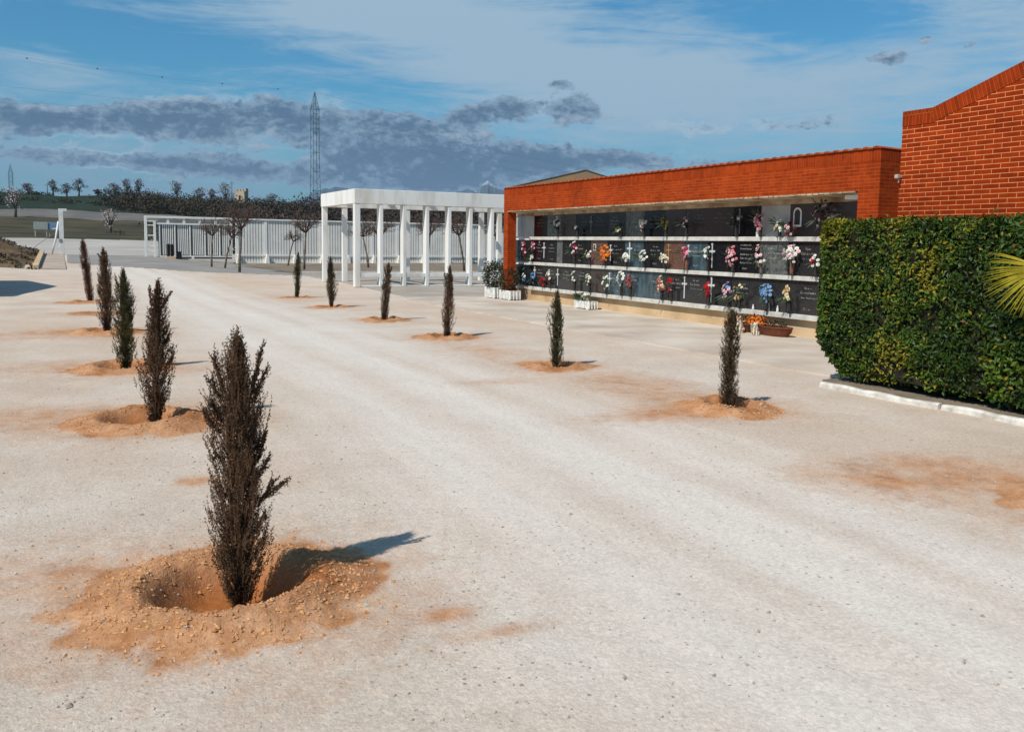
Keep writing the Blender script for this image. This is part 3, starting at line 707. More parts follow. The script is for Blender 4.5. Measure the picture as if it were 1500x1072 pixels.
# ------------------------------------------------------------------ right hand gable building
gb=tag(empty('gabled_brick_building',(11.5,2,0)),'orange brick building with a rising gable edge behind the hedge','building')
XG=9.25
def gz(y):
    yy=7.42-y
    return 3.27 if y>7.42 else 3.27+.318*yy if y>3.6 else 3.27+.318*3.82-.318*(3.6-y)
prof=[(7.84,-.1),(7.84,3.09),(7.42,3.09),(3.6,gz(3.6)-.18),(-.22,3.09),(-.64,3.09),(-.64,-.1)]
b=MB(); b.prism(prof[::-1],'x',XG,14.5); P(b,'wall',brick_mat('orange facing brick near',off=(.07,.01),c1=(152,52,10),c2=(126,38,6),mortar=(224,146,96),ms=.004),gb)
m_s1=brick_mat('upright coping bricks',bw=.05,bh=.4,ms=.004,off=(0,-.02),c1=(150,52,12),c2=(130,42,9)); m_s2=brick_mat('sloping coping bricks',bw=.05,bh=.6,ms=.004,slope=-math.atan(.318)*-1,c1=(150,52,12),c2=(130,42,9),off=(0,-4.55+.3)) 
def cop(ya,yb,m):
    b=MB(); b.prism([(ya,gz(ya)-.178 if True else 0),(yb,gz(yb)-.178),(yb,gz(yb)),(ya,gz(ya))],'x',XG-.005,XG+.24); b.prism([(ya,gz(ya)-.178),(yb,gz(yb)-.178),(yb,gz(yb)-.03),(ya,gz(ya)-.03)],'x',XG+.241,14.5,1)
    P(b,'coping',[m,M_brick],gb)
cop(7.842,7.42,m_s1); cop(7.4195,3.6,m_s2); cop(3.5995,-.22,m_s2)
# wall lamp near the far edge
b=MB(); b.box(XG-.05,XG-.002,7.80,7.83,2.47,2.50,c=.004); b.box(XG-.10,XG-.05,7.79,7.84,2.46,2.51,c=.006); b.box(XG-.062,XG-.05,7.80,7.815,2.41,2.459,c=.003)
P(b,'wall_lamp',flat('weathered lamp housing',(170,160,146),.6),gb)

# ------------------------------------------------------------------ hedge
M_hl=[mat('laurel leaf green',(42,64,11),(80,102,24),3,.5,spec=.22),mat('laurel leaf deep green',(28,48,9),(56,78,18),3,.5,spec=.22),mat('laurel leaf olive',(96,96,20),(134,122,32),3,.55,spec=.2),mat('laurel leaf brown',(92,70,30),(110,86,40),3,.6)]
hg=tag(empty('laurel_hedge',(8.6,5.2,0)),'tall clipped laurel hedge behind a white kerb','hedge')
HX0,HX1,HY0,HY1,HZ0,HZ1=7.96,8.95,1.6,7.98,.13,1.92
def hedge_core():
    b=MB(); nx,ny,nz=8,40,14
    def pt(u,v,w):
        x=HX0+.12+(HX1-HX0-.2)*u; y=HY0+(HY1-HY0-.14-.45*(1-w)**2)*v; z=HZ0+.05+(HZ1-HZ0-.16)*w
        return (x+random.uniform(-.03,.03),y+random.uniform(-.03,.03),z+random.uniform(-.03,.03))
    for (fu) in range(5):
        a,c=((ny,nz),(ny,nz),(nx,nz),(nx,nz),(nx,ny))[fu]
        g=[[None]*(c+1) for _ in range(a+1)]
        for i in range(a+1):
            for j in range(c+1):
                s,t=i/a,j/c
                g[i][j]=pt(*((0,s,t),(1,s,t),(s,0,t),(s,1,t),(s,t,1))[fu])
        vs=[p for r in g for p in r]; fs=[(i*(c+1)+j,i*(c+1)+j+1,(i+1)*(c+1)+j+1,(i+1)*(c+1)+j) for i in range(a) for j in range(c)]
        b.add(vs,fs)
    return b
P(hedge_core(),'light_block_core',mat('dark light-blocking core',(22,24,12),(44,40,24),14,1,.03,20),hg)  # solid dark core added inside the hedge to block light between the leaves
def leaves_hedge():
    N=64000; V=[];F=[];MI=[]
    # sample positions on shell surfaces
    fac=rng.random(N); face=np.where(fac<.62,0,np.where(fac<.8,4,np.where(fac<.93,3,1)))
    u=rng.random(N); v=rng.random(N); dep=rng.random(N)**1.5*.2
    X=np.empty(N);Y=np.empty(N);Z=np.empty(N);NX=np.zeros(N);NY=np.zeros(N);NZ=np.zeros(N)
    ly=HY1-HY0; lz=HZ1-HZ0; lx=HX1-HX0
    s=face==0; X[s]=HX0+dep[s];Y[s]=HY0+u[s]*ly;Z[s]=HZ0+v[s]*lz;NX[s]=-1
    s=face==1; X[s]=HX1-dep[s];Y[s]=HY0+u[s]*ly;Z[s]=HZ0+v[s]*lz;NX[s]=1
    s=face==4; X[s]=HX0+u[s]*lx;Y[s]=HY0+v[s]*ly;Z[s]=HZ1-dep[s]*.6;NZ[s]=1
    s=face==3; X[s]=HX0+u[s]*lx;Y[s]=HY1-dep[s];Z[s]=HZ0+v[s]*lz;NY[s]=1
    # rounded corner, surface undulation
    bul=(fbm(Y*1.7+3,Z*1.7,3,77)-.5)*.16; X-=np.where(face==0,bul,0); 
    cr=np.clip((.22-(X-HX0))/.22,0,1)*np.clip((Y-(HY1-.25))/.25,0,1); X+=cr*.10; Y-=cr*.10
    tp=np.clip((.15-(X-HX0))/.15,0,1)*np.clip((Z-(HZ1-.15))/.15,0,1); X+=tp*.05; Z-=tp*.05
    und=np.clip((.5-Z)/.35,0,1); X+=und*.10*(face==0); Y-=und*.42*np.clip((Y-(HY1-.9))/.9,0,1); 
    Z+=(rng.random(N)-.5)*.02+ (face==4)*(fbm(X*5,Y*5,3,5)-.5)*.09+(rng.random(N)<.03)*(face==4)*.05
    cl=fbm(Y*2.2+X,Z*2.2+X,4,14); cl2=fbm(Y*.9,Z*.9+5,3,15)
    gap=fbm(Y*5+X*3,Z*5,3,33)
    for i in range(N):
        if gap[i]<.33 and random.random()<.75: continue
        p=Vector((X[i],Y[i],Z[i])); n=Vector((NX[i],NY[i],NZ[i]))
        n=(n+Vector((random.gauss(0,.45),random.gauss(0,.45),random.gauss(0,.45)+.35))).normalized()
        t=n.orthogonal().normalized(); t.rotate(Quaternion(n,random.random()*6.28)); t=(t+Vector((0,0,.3))).normalized(); q=n.cross(t).normalized()
        near=1.0 if Y[i]>5.6 else 1.25
        l=random.uniform(.038,.066)*near; w=l*.25
        k=len(V)
        V+= [p,p+t*l*.45+q*w+n*.006,p+t*l-n*.006,p+t*l*.45-q*w+n*.006,p+t*l*.5-n*.004]
        F+= [(k,k+1,k+4),(k+1,k+2,k+4),(k+2,k+3,k+4),(k+3,k,k+4)]
        c=cl[i]+random.gauss(0,.08); 
        m=2 if (c>.63 and cl2[i]>.42) or random.random()<.05 else 1 if c<.46 else 0
        if random.random()<.015: m=3
        MI+= [m]*4
    me=bpy.data.meshes.new('leaves'); me.from_pydata(V,[],F)
    for m in M_hl: me.materials.append(m)
    me.polygons.foreach_set('material_index',MI); me.update()
    o=bpy.data.objects.new('leaves',me); COL.objects.link(o); o.parent=hg; o.matrix_parent_inverse=Matrix.Translation(hg.location).inverted()
leaves_hedge()
# bed soil and kerb
b=MB(); b.prism([(7.98,1.0),(9.24,1.0),(9.24,7.7),(7.98,7.7)],'z',-.1,.06); tag(b.build('planting_bed',GM['bare_soil']),kind='structure')
b=MB(); y=7.64
pl=[(7.83,7.55),(7.84,7.1),(7.88,6.5),(7.93,6.06)];pl2=[(7.935,6.03),(7.93,5.6),(7.90,5.2),(7.86,4.6),(7.8,4.0),(7.75,3.3),(7.7,2.6),(7.7,1.6)]
def kerbline(pl,b):
    secs=[]
    for i,(x,y) in enumerate(pl):
        zt=tz(x-.06,y)+.058+random.uniform(-.008,.008)
        j=random.uniform(-.006,.006); secs.append([(x-.05+j,y,-.05),(x-.045+j,y,zt-.02),(x-.03+j,y,zt),(x+.02,y,zt),(x+.035,y,zt-.02),(x+.035,y,-.05)])
    vs=[p for s in secs for p in s]; fs=[]
    for i in range(len(secs)-1):
        for k in range(5): fs.append((i*6+k,i*6+k+1,i*6+7+k,i*6+6+k))
    fs.append(tuple(range(6))); fs.append(tuple(range((len(secs)-1)*6+5,(len(secs)-1)*6-1,-1))); b.add(vs,fs)
def dense(pl,s=.12):
    o=[]
    for (a,c),(d,e) in zip(pl[:-1],pl[1:]):
        n=max(1,int(abs(c-e)/s)); 
        for i in range(n): o.append((a+(d-a)*i/n+random.uniform(-.006,.006),c+(e-c)*i/n))
    return o+[pl[-1]]
M_kerb=mat('whitewashed kerb',(176,168,154),(222,216,206),7,.9,.006,30)
for q in (pl,pl2):
    b=MB(); kerbline(dense(q),b); o=b.build('bed_kerb',M_kerb)
    tag(o,'whitewashed kerb stone under the far end of the hedge' if q is pl else 'whitewashed curved kerb running to the right frame edge','kerb')

# fan palm at the right edge
palm=tag(empty('fan_palm',(8.05,4.1,.06)),'yellow green fan palm frond poking out in front of the hedge','palm')
M_palm=mat('yellow palm leaf',(130,116,22),(176,158,44),6,.5); M_palm2=mat('palm trunk fibre',(70,54,36),(100,80,54),20,.9,.01,40)
b=MB(); b.tube([(0,0,-.05),(0,0,.5),(.02,.01,.95)],[.13,.11,.1],12); b.build('trunk',M_palm2,palm)
def frond(base,tip,spread,n,L,mt,bd=None):
    b=MB(); base=Vector(base); tip=Vector(tip); d=(tip-base).normalized(); side=d.cross(Vector((0,0,1))).normalized(); up=side.cross(d)
    b.tube([base,(base+tip)/2+Vector((0,0,.04)),tip],[.014,.01,.008],6)
    if bd is not None: d=Vector(bd).normalized(); side=d.cross(Vector((0,0,1))).normalized(); up=side.cross(d)
    for i in range(n):
        a=-spread+2*spread*i/(n-1)+random.uniform(-.04,.04); dr=(d*math.cos(a)+(up*.85+side*.5).normalized()*math.sin(a)).normalized(); l=L*(1-.18*abs(a)/spread)*random.uniform(.9,1.08)
        nn=dr.cross(side).normalized() if dr.cross(side).length>.05 else up; w=.0055
        q=dr.cross(d); q=q.normalized() if q.length>.02 else side
        pts_=[]
        for k in range(7):
            t=k/6; p=tip+dr*l*t-Vector((0,0,.16*l*t*t)); ww=w*math.sin(PI*min(.98,.18+t*.82))+.001
            c=q.cross(dr).normalized(); pts_+= [p+c*ww,p+c*.0-q*.004,p-c*ww]
        fs=[]
        for k in range(6): fs+= [(k*3,k*3+1,k*3+4,k*3+3),(k*3+1,k*3+2,k*3+5,k*3+4)]
        b.add(pts_,fs)
    return b.build('frond',mt,palm)
# frond seen in the photograph, its fan opening towards the upper left
frond((0,.02,.93),(-.26,.92,1.38),.95,32,.52,M_palm,bd=(-.8,.45,-.24))
for ang,el,L in ((200,35,.5),(240,50,.5),(285,40,.5),(330,45,.5),(20,50,.5),(262,75,.5)):
    a=R(ang); e=R(el); frond((0,0,.93),(math.cos(a)*.5*math.cos(e),math.sin(a)*.5*math.cos(e),.93+.5*math.sin(e)),1.2,24,L,M_palm)
# low weeds at the right edge of the bed
b=MB()
for k in range(26):
    x,y=random.uniform(8.05,8.3),random.uniform(4.7,5.6); hh=random.uniform(.15,.45)
    b.tube([(x,y,.04),(x+random.uniform(-.05,.05),y,.04+hh*.6),(x+random.uniform(-.12,.08),y+random.uniform(-.05,.05),.04+hh)],[.004,.003,.001],4)
    leaf_cloud(b,(x,y,.06+hh*.7),.07,.07,hh*.35,26,.04)
tag(b.build('weeds',M_shrub2),'olive weeds at the foot of the hedge beside the kerb','weeds',kind='stuff')

# ------------------------------------------------------------------ cypresses
def cyp_mats(tag_,c1,c2): return mat(tag_,c1,c2,9,.85,obj=True,spec=.15)
CM={'brown':cyp_mats('brown dark cypress scales',(60,45,34),(118,90,66)),'rust':cyp_mats('rusty cypress scales',(70,42,30),(118,78,54)),
    'green':cyp_mats('olive cypress scales',(46,44,25),(92,86,52)),'grey':cyp_mats('grey green cypress scales',(56,46,33),(104,86,62))}
M_bark=mat('cypress bark',(70,56,42),(96,80,62),20,.9,.004,60,obj=True)
def cypress_mesh(Ht,prof,seed,density,lobes,ls=.016):
    rd=random.Random(seed); V=[];F=[]
    def rad(t):
        return float(np.interp(t,[p[0] for p in prof],[p[1] for p in prof]))
    def spray(p,d,l):
        s=d.cross(Vector((rd.gauss(0,1),rd.gauss(0,1),rd.gauss(0,1)))).normalized(); w=l*.21
        k=len(V); V.extend([p,p+d*l*.5+s*w,p+d*l,p+d*l*.5-s*w]); F.append((k,k+1,k+2,k+3))
    def branch(p0,p1,n,l):
        ax=(p1-p0); L=ax.length; ax=ax/L
        # the twig itself, a thin three-sided sliver
        s=ax.orthogonal().normalized()*.0018; q=ax.cross(s); k=len(V)
        V.extend([p0+s,p0-s*.5+q,p0-s*.5-q,p1]); F.extend([(k,k+1,k+3),(k+1,k+2,k+3),(k+2,k,k+3)])
        for i in range(n):
            t=(i+rd.random())/n; p=p0+ax*L*t
            a=rd.random()*6.283; o=ax.orthogonal().normalized(); o.rotate(Quaternion(ax,a))
            d=(ax*.75+o*rd.uniform(.5,1)+Vector((0,0,.15))).normalized(); ll=l*rd.uniform(.7,1.5)*(1.2-.5*t)
            spray(p,d,ll)
            for j in range(2):
                d2=(d+Vector((rd.gauss(0,.5),rd.gauss(0,.5),rd.gauss(0,.5)))).normalized(); spray(p+d*ll*.4,d2,ll*.75)
    NB=int(760*density)
    for i in range(NB):
        t=rd.random()**.95*.94; r=rad(t+.06); th=rd.random()*6.283
        lob=1+.22*math.sin(th*3+seed+t*5)+.12*math.sin(th*5+t*17)
        q=math.sqrt(rd.random())
        t=t+.06; lump=1+.16*math.sin(th*2+seed*2+t*11)
        rr=r*q*lob*lump*rd.uniform(.9,1.12); e=Vector((math.cos(th)*rr,math.sin(th)*rr,t*Ht*(1-.05*math.sin(th*3+seed))))
        L=rd.uniform(.05,.105)*Ht/1.2*(1.2 if q>.8 else 1); out=rd.uniform(.15,.7)
        d=Vector((math.cos(th)*out,math.sin(th)*out,1)).normalized()
        if e.z-L*d.z<.005: e.z=L*d.z+.005+rd.random()*.03
        branch(e-d*L,e,max(3,int(10*(L/.09))),ls*(1.0 if density>.8 else 1.3))
    for (t0,th,dx,dz,w) in lobes:      # protruding sprigs and split leaders
        r=rad(t0); p=Vector((math.cos(th)*r*.6,math.sin(th)*r*.6,t0*Ht))
        for k in range(int(9*w)):
            f=k/(9*w); e=p+Vector((math.cos(th)*dx,math.sin(th)*dx,dz))*(.35+.65*f)+Vector((rd.gauss(0,.012),rd.gauss(0,.012),rd.gauss(0,.012)))
            s=p+Vector((math.cos(th)*dx,math.sin(th)*dx,dz))*max(0,f*.8-.05)
            branch(s,e,14,ls)
    me=bpy.data.meshes.new('foliage'); me.from_pydata(V,[],F); me.update(); return me
prof0=[(0,.035),(.08,.055),(.18,.09),(.3,.125),(.42,.145),(.52,.145),(.62,.135),(.72,.13),(.80,.12),(.88,.085),(.95,.05),(1,.02)]
prof1=[(0,.03),(.1,.055),(.25,.10),(.45,.14),(.6,.135),(.72,.115),(.85,.08),(.94,.045),(1,.015)]
prof2=[(0,.045),(.1,.075),(.3,.11),(.55,.115),(.75,.10),(.88,.075),(.95,.05),(1,.02)]
def cyp_trunk(Ht):
    b=MB(); b.tube([(0,0,-.05),(.004,0,.12*Ht),(-.003,.003,.5*Ht),(0,0,.9*Ht)],[.018,.014,.009,.003],8); return b
# angles in the meshes are world angles: -26 deg is image right, 154 deg image left
RT=R(-26); LT=R(154)
MM={'near':cypress_mesh(1.3,prof0,3,4.2,[(.66,LT,.11,.12,2.6),(.70,LT,.06,.12,2),(.42,RT,.17,.11,2.6),(.40,RT,.12,.16,2),(.55,RT,.06,.16,2),(.80,RT,.05,.26,3.2),(.78,RT,.085,.18,2),(.80,LT,.045,.22,3),(.78,LT,.08,.12,1.6),(.84,R(60),.0,.22,3),(.30,RT,.06,.12,1.5),(.5,RT,.08,.13,1.6)],.0115),
    'a':cypress_mesh(1.3,prof1,5,2.0,[(.85,RT,.07,.16,1.3),(.85,LT,.03,.22,1.3),(.45,RT,.07,.12,1.5)]),
    'b':cypress_mesh(1.3,prof1,9,2.0,[(.8,LT,.05,.25,1.3),(.3,RT,.05,.1,1.2)]),
    'c':cypress_mesh(1.3,prof2,14,1.6,[(.8,RT,.05,.2,1.2),(.85,LT,.04,.16,1.)]),
    'd':cypress_mesh(1.3,prof2,21,1.6,[(.8,LT,.06,.2,1.2)])}
TR=[('near','brown',.69,4.13,1.29,0,0,'large dark brown cypress sapling in the foreground soil pit'),
 ('a','brown',.69,8.33,1.30,2,0,'dark brown cypress sapling second from the camera in the left row'),
 ('b','green',.66,11.9,1.28,0,0,'olive green cypress sapling third in the left row'),
 ('a','brown',.65,16.6,1.46,-1,3,'dark pointed cypress sapling fourth in the left row'),
 ('c','rust',.60,24.46,1.6,-5,5,'tall rusty split cypress sapling farthest in the left row'),
 ('c','grey',5.89,6.91,1.06,1,1,'grey green cypress sapling nearest the hedge in the right row'),
 ('d','green',5.77,10.18,1.04,0,2,'short cypress sapling below the niches with a tidy soil ring'),
 ('d','brown',5.82,14.05,1.26,2,0,'dark cypress sapling third in the right row near the planters'),
 ('c','brown',5.86,17.53,1.22,5,4,'leaning cypress sapling in front of the pergola columns'),
 ('b','grey',5.82,21.36,1.24,-1,1,'cypress sapling standing before the pergola corner'),
 ('d','green',5.88,25.21,1.30,2,5,'farthest small cypress sapling of the right row, left of the pergola')]
seen={}
for i,(mk,cm,x,y,h,lean,rz,lab) in enumerate(TR):
    z=tz(x,y)-.005
    root=tag(empty('cypress_sapling',(x,y,z),0),lab,'cypress','cypress saplings planted in two rows')
    root.rotation_euler=(0,R(lean),0); root.scale=(1 if i else 1,)*2+(h/1.3,)
    key=(mk,cm)
    me=MM[mk] if mk not in seen else MM[mk].copy(); seen[mk]=1
    me.materials.clear(); me.materials.append(CM[cm]); 
    o=bpy.data.objects.new('foliage',me); COL.objects.link(o); o.parent=root; o.rotation_euler=(0,0,rz*.9)
    if mk in ('a','b') and i in (2,4): pass
    if i>=5: o.scale=(.88,.88,1)
    if i==0: o.scale=(.93,.93,1)
    t=cyp_trunk(1.3).build('trunk',M_bark,root)

# ------------------------------------------------------------------ pergola
M_perg=mat('white painted pergola steel',(204,198,186),(228,225,218),2.2,.6,.001,30,stretch=(1,1,.25),lo=.3,hi=.5)
pg=tag(empty('pergola',(9.05,30.2,.02)),'white flat topped pergola with square columns beside the niche wall','pergola')
def LB(*a): 
    b=MB(); x0,x1,y0,y1,z0,z1=a; b.box(x0-9.05,x1-9.05,y0-30.2,y1-30.2,z0-.02,z1-.02,c=.01); return b
LB(9.05,21,30.2,30.58,2.90,3.40).build('front_beam',M_perg,pg)
LB(9.05,9.25,30.581,34.5,2.90,3.40).build('side_beam',M_perg,pg)
LB(9.05,21,34.501,34.7,2.90,3.40).build('rear_beam',M_perg,pg)
cx_=[9.06,9.96,10.82,11.68,12.54,13.38,14.25,15.1,15.96,16.8]
for i,x in enumerate(cx_):
    w=.2 if i==0 else .125
    LB(x,x+w,30.215,30.56 if i else 30.45,.02,2.899).build('column',M_perg,pg)
    if i<len(cx_)-1: LB(x+w+.001,cx_[i+1]-.001,30.23,30.40,.36,.50).build('rail',M_perg,pg)
    if i<len(cx_)-1: LB(x+w+.001,cx_[i+1]-.001,30.23,30.40,.02,.07).build('sill',M_perg,pg)
for x in (9.07,9.86,12.46,15.76,16.6): LB(x,x+.2,34.52,34.68,.02,2.899).build('column',M_perg,pg)
for x in (9.9,11.65,13.4,15.1,16.9): LB(x,x+.14,30.582,34.5,3.12,3.32).build('roof_beam',M_perg,pg)
for y in (31.5,32.6,33.6): LB(9.251,21,y,y+.1,3.325,3.395).build('roof_slat',M_perg,pg)

# ------------------------------------------------------------------ fence with gate
M_fence=mat('white fence steel',(222,218,208),(234,230,222),1,.6,.001,20)
M_sheet=mat('off white corrugated sheet',(204,200,190),(216,212,202),1,.7)
FY=62
fn=tag(empty('white_fence',(10.4,FY,0)),'long white slatted metal fence behind the bare pruned trees','fence')
def FB(b,x0,x1,y0,y1,z0,z1,c=.006): b.box(x0-10.4,x1-10.4,y0-FY,y1-FY,z0,z1,c=c)
bays=[10.4+i*1.88 for i in range(12)]
for i in range(len(bays)-1):
    a,c=bays[i],bays[i+1]
    b=MB(); FB(b,a,a+.2,FY-.02,FY+.14,.0,2.90); b.build('post',M_fence,fn)
    b=MB(); n=9; st=(c-a-.2)/n
    for k in range(n):
        x=a+.2+st*(k+.25); FB(b,x,x+st*.66,FY+.02,FY+.05,.12,2.88,0)
    # a wider shadow gap before each intermediate flat
    b.build('slat_panel',M_fence,fn)
    b=MB(); FB(b,a+.2,c,FY+.065,FY+.09,.12,2.88,0); b.build('backing_sheet',M_sheet,fn)
    b=MB(); b.prism([(a-10.4+.02,0-.0),(a-10.4+.30,0),(a-10.4+.24,.62),(a-10.4+.12,.62)],'y',-.28,-.03); b.build('buttress',M_fence,fn)
b=MB(); FB(b,10.2,bays[-1],FY-.06,FY+.16,2.901,3.0); b.build('top_rail',M_fence,fn)
b=MB(); FB(b,10.4,bays[-1],FY-.05,FY-.021,.52,.62); b.build('low_rail',M_fence,fn)
b=MB(); FB(b,10.4,bays[-1],FY-.05,FY+.16,-.1,.11); b.build('plinth',M_fence,fn)
gt=tag(empty('sliding_gate',(4.8,FY,.3)),'open frame white sliding gate at the left end of the fence','gate')
def GB(b,x0,x1,y0,y1,z0,z1,c=.005): b.box(x0-4.8,x1-4.8,y0-FY,y1-FY,z0-.3,z1-.3,c=c)
def zg(x): return float(np.interp(x,[4.8,10.4],[.45,.02]))
b=MB(); GB(b,4.76,10.19,FY-.1,FY+.05,2.90,3.03); b.build('top_beam',M_fence,gt)
b=MB()
for x0,x1,yy in ((4.76,4.92,FY-.1),(5.30,5.44,FY-.1)): GB(b,x0,x1,yy,yy+.14,zg(x0)-.1,2.899 if x0<5 else 2.72)
for z in (.72,1.05,1.75,2.4,2.66): GB(b,4.921,5.299,FY-.08,FY+.02,z,z+.07)
b.build('guide_tower',M_fence,gt)
b=MB(); GB(b,5.441,10.19,FY-.06,FY+.0,2.50,2.60); 
for x in np.arange(6.1,10.1,.98): GB(b,x,x+.16,FY-.05,FY-.0,2.601,2.899)
b.build('upper_track',M_fence,gt)
for i,x in enumerate(np.arange(5.6,9.9,.93)):
    b=MB()
    for k in range(6): xx=x+.24+k*.115; GB(b,xx,xx+.062,FY+.03,FY+.08,.55,2.499)
    GB(b,x+.02,x+.10,FY-.02,FY+.06,.5,2.499)
    b.build('slat_panel',M_fence,gt)
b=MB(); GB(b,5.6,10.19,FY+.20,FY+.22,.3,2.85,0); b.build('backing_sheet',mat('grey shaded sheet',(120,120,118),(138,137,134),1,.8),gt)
b=MB(); GB(b,5.6,10.19,FY-.02,FY+.1,.42,.5); GB(b,7.6,7.75,FY-.04,FY+.06,.12,.42); b.build('bottom_beam',M_fence,gt)
b=MB(); b.prism([(5.6-4.8,.05-.0),(10.19-4.8,-.32),(10.19-4.8,-.22),(5.6-4.8,.15)],'y',-.5,-.38); b.build('ground_track',M_conc,gt)
# motor box and bins beside the gate
M_bin=flat('black plastic bin',(26,28,30),.5)
b=MB(); b.box(5.95,6.55,61.2,61.6,.28,.46,c=.01); base=tag(b.build('concrete_block',M_base),'pale concrete block under the black bins by the gate','block')
for x,hh,w,lab in ((6.02,.82,.17,'taller left black bin on the concrete block'),(6.24,.8,.17,'middle black bin on the concrete block')):
    root=tag(empty('bin',(x+w/2,61.4,.462)),lab,'bin'); b=MB(); b.lathe((0,0,0),[(w*.44,0),(w*.5,.03),(w*.52,hh-.1),(w*.56,hh-.09)],12); b.build('body',M_bin,root)
    b=MB(); b.lathe((0,0,hh-.088),[(w*.57,0),(w*.57,.03),(w*.3,.08),(.01,.09)],12); b.build('lid',M_bin,root)
root=tag(empty('gate_motor',(6.75,61.45,tz(6.75,61.45))),'low dark motor box on the ground beside the bins','gate motor')
b=MB(); b.box(-.16,.16,-.14,.14,-.02,.46,c=.02); b.build('housing',M_bin,root); b=MB(); b.box(-.18,.18,-.16,.16,.461,.49,c=.01); b.build('cover',M_bin,root)

# left gate post with slanted brace and cable
z0=tz(.0,64)
gp=tag(empty('gate_post',(.02,64,z0)),'white gate post with a slanted brace on the concrete strip','post')
b=MB(); b.box(-.13,.13,-.13,.13,0,2.75,c=.01); b.build('post',M_white,gp)
b=MB(); b.box(-.14,.34,-.1,.1,2.751,2.9,c=.01); b.build('catch_arm',M_white,gp)
b=MB(); b.tube([(-.6,-.1,0),(-.36,-.1,.9),(-.16,-.05,2.1)],.06,6); b.build('brace',M_white,gp)
b=MB(); b.tube([(-.2,0,1.5),(-1.2,0,.75),(-2.0,0,.1)],.018,5); b.build('stay_cable',flat('grey steel cable',(120,120,118),.5),gp)
b=MB(); b.box(-.15,.0,-.16,-.131,.8,1.0,c=.003); b.build('keypad',flat('grey keypad box',(130,132,134),.5),gp)
b=MB(); y0,y1=47.5,64.8
za,zb=tz(-.3,y0)+.05,tz(-.3,y1)+.05
b.add([(-.95,y0,za-.4),(.16,y0,za-.4),(.1,y1,zb-.4),(-.95,y1,zb-.4),(-.95,y0,za),(.16,y0,za),(.1,y1,zb),(-.95,y1,zb)],[(3,2,1,0),(4,5,6,7),(0,1,5,4),(1,2,6,5),(2,3,7,6),(3,0,4,7)])
tag(b.build('concrete_strip',mat('pinkish concrete',(160,140,122),(184,166,148),.8,.9,.004,20)),kind='structure')
b=MB(); b.add([(-1.25,y0,za-.4),(-1.0,y0,za-.4),(-1.0,y1,zb-.4),(-1.25,y1,zb-.4),(-1.25,y0,za+.16),(-1.0,y0,za+.16),(-1.0,y1,zb+.2),(-1.25,y1,zb+.2)],[(3,2,1,0),(4,5,6,7),(0,1,5,4),(1,2,6,5),(2,3,7,6),(3,0,4,7)])
tag(b.build('retaining_kerb',M_base),'low tan retaining kerb between the earth bank and the gate post','kerb')

# ------------------------------------------------------------------ bare pruned trees
M_twig=mat('bare grey brown twigs',(66,50,42),(104,84,70),6,.9,obj=True); M_trk=mat('smooth grey bark',(92,80,68),(128,114,98),8,.9,.005,40,obj=True)
def bare_tree(seed,Ht,lean):
    rd=random.Random(seed); tr=MB(); cr=MB(); lx,ly=lean
    top=Vector((lx,ly,Ht*.56)); tr.tube([(0,0,-.05),(lx*.3+rd.uniform(-.03,.03),ly*.3,Ht*.2),(lx*.65,ly*.65,Ht*.4),top],[.065,.052,.045,.05],7)
    for i in range(7):
        a=i*2*PI/7+rd.uniform(-.3,.3); el=rd.uniform(.35,1.2); L=rd.uniform(.45,.85)
        e=top+Vector((math.cos(a)*L*math.cos(el),math.sin(a)*L*math.cos(el),L*math.sin(el)))
        m=(top+e)/2+Vector((0,0,-.05)); cr.tube([top,m,e],[.035,.028,.024],5)
        for j in range(8):
            t=rd.uniform(.35,1); s=top+(e-top)*t; a2=a+rd.uniform(-1.5,1.5); el2=rd.uniform(-.35,1.4); L2=rd.uniform(.3,.75)
            e2=s+Vector((math.cos(a2)*L2*math.cos(el2),math.sin(a2)*L2*math.cos(el2),L2*math.sin(el2)))
            cr.tube([s,(s+e2)/2+Vector((0,0,rd.uniform(-.06,.04))),e2],[.014,.011,.007],4)
            for k in range(5):
                s3=s+(e2-s)*rd.uniform(.4,1); d=Vector((rd.gauss(0,1),rd.gauss(0,1),rd.gauss(.5,1))).normalized()*rd.uniform(.12,.38)
                cr.tube([s3,s3+d],[.007,.004],3)
    return tr,cr
protos=[]
for sd,Ht,lean in ((1,3.3,(.1,0)),(2,3.4,(-.35,.1)),(3,3.2,(.4,0))):
    root=empty('bare_tree'); tr,cr=bare_tree(sd,Ht,lean); tr.build('trunk',M_trk,root); cr.build('crown',M_twig,root); protos.append(root)
BT=[(7.57,53.1,0,.95,'thin bare pruned tree nearest the open gate'),(8.1,51.9,2,.95,'second bare tree from the gate with a curved trunk'),(7.8,45.5,0,1.15,'tallest bare pruned tree in front of the gate end of the fence'),
 (12.85,57.5,2,.85,'slanting slim bare tree before the middle of the fence'),(11.99,49.6,0,1.1,'bare pruned tree directly left of the pergola corner'),(16.9,53.5,1,1.0,'leaning bare tree seen between the first two pergola columns'),
 (14.6,44.5,0,1.0,'bare tree behind the third pergola opening'),(17.1,44.0,0,1.05,'bare tree seen through the pergola between third and fourth columns'),(19.0,43.5,1,1.05,'leaning bare tree behind the fourth pergola opening'),
 (21.4,43.9,1,1.05,'leaning bare tree behind the fifth pergola opening'),(24.5,44.2,0,1.0,'bare tree behind the last pergola opening')]
used=set()
for x,y,pi_,s,lab in BT:
    o=protos[pi_] if pi_ not in used else dup(protos[pi_]); used.add(pi_)
    o.location=(x,y,tz(x,y)); o.scale=(s,s,s); o.rotation_euler=(0,0,random.uniform(-.5,.5)); tag(o,lab,'tree','bare pruned trees along the white fence')

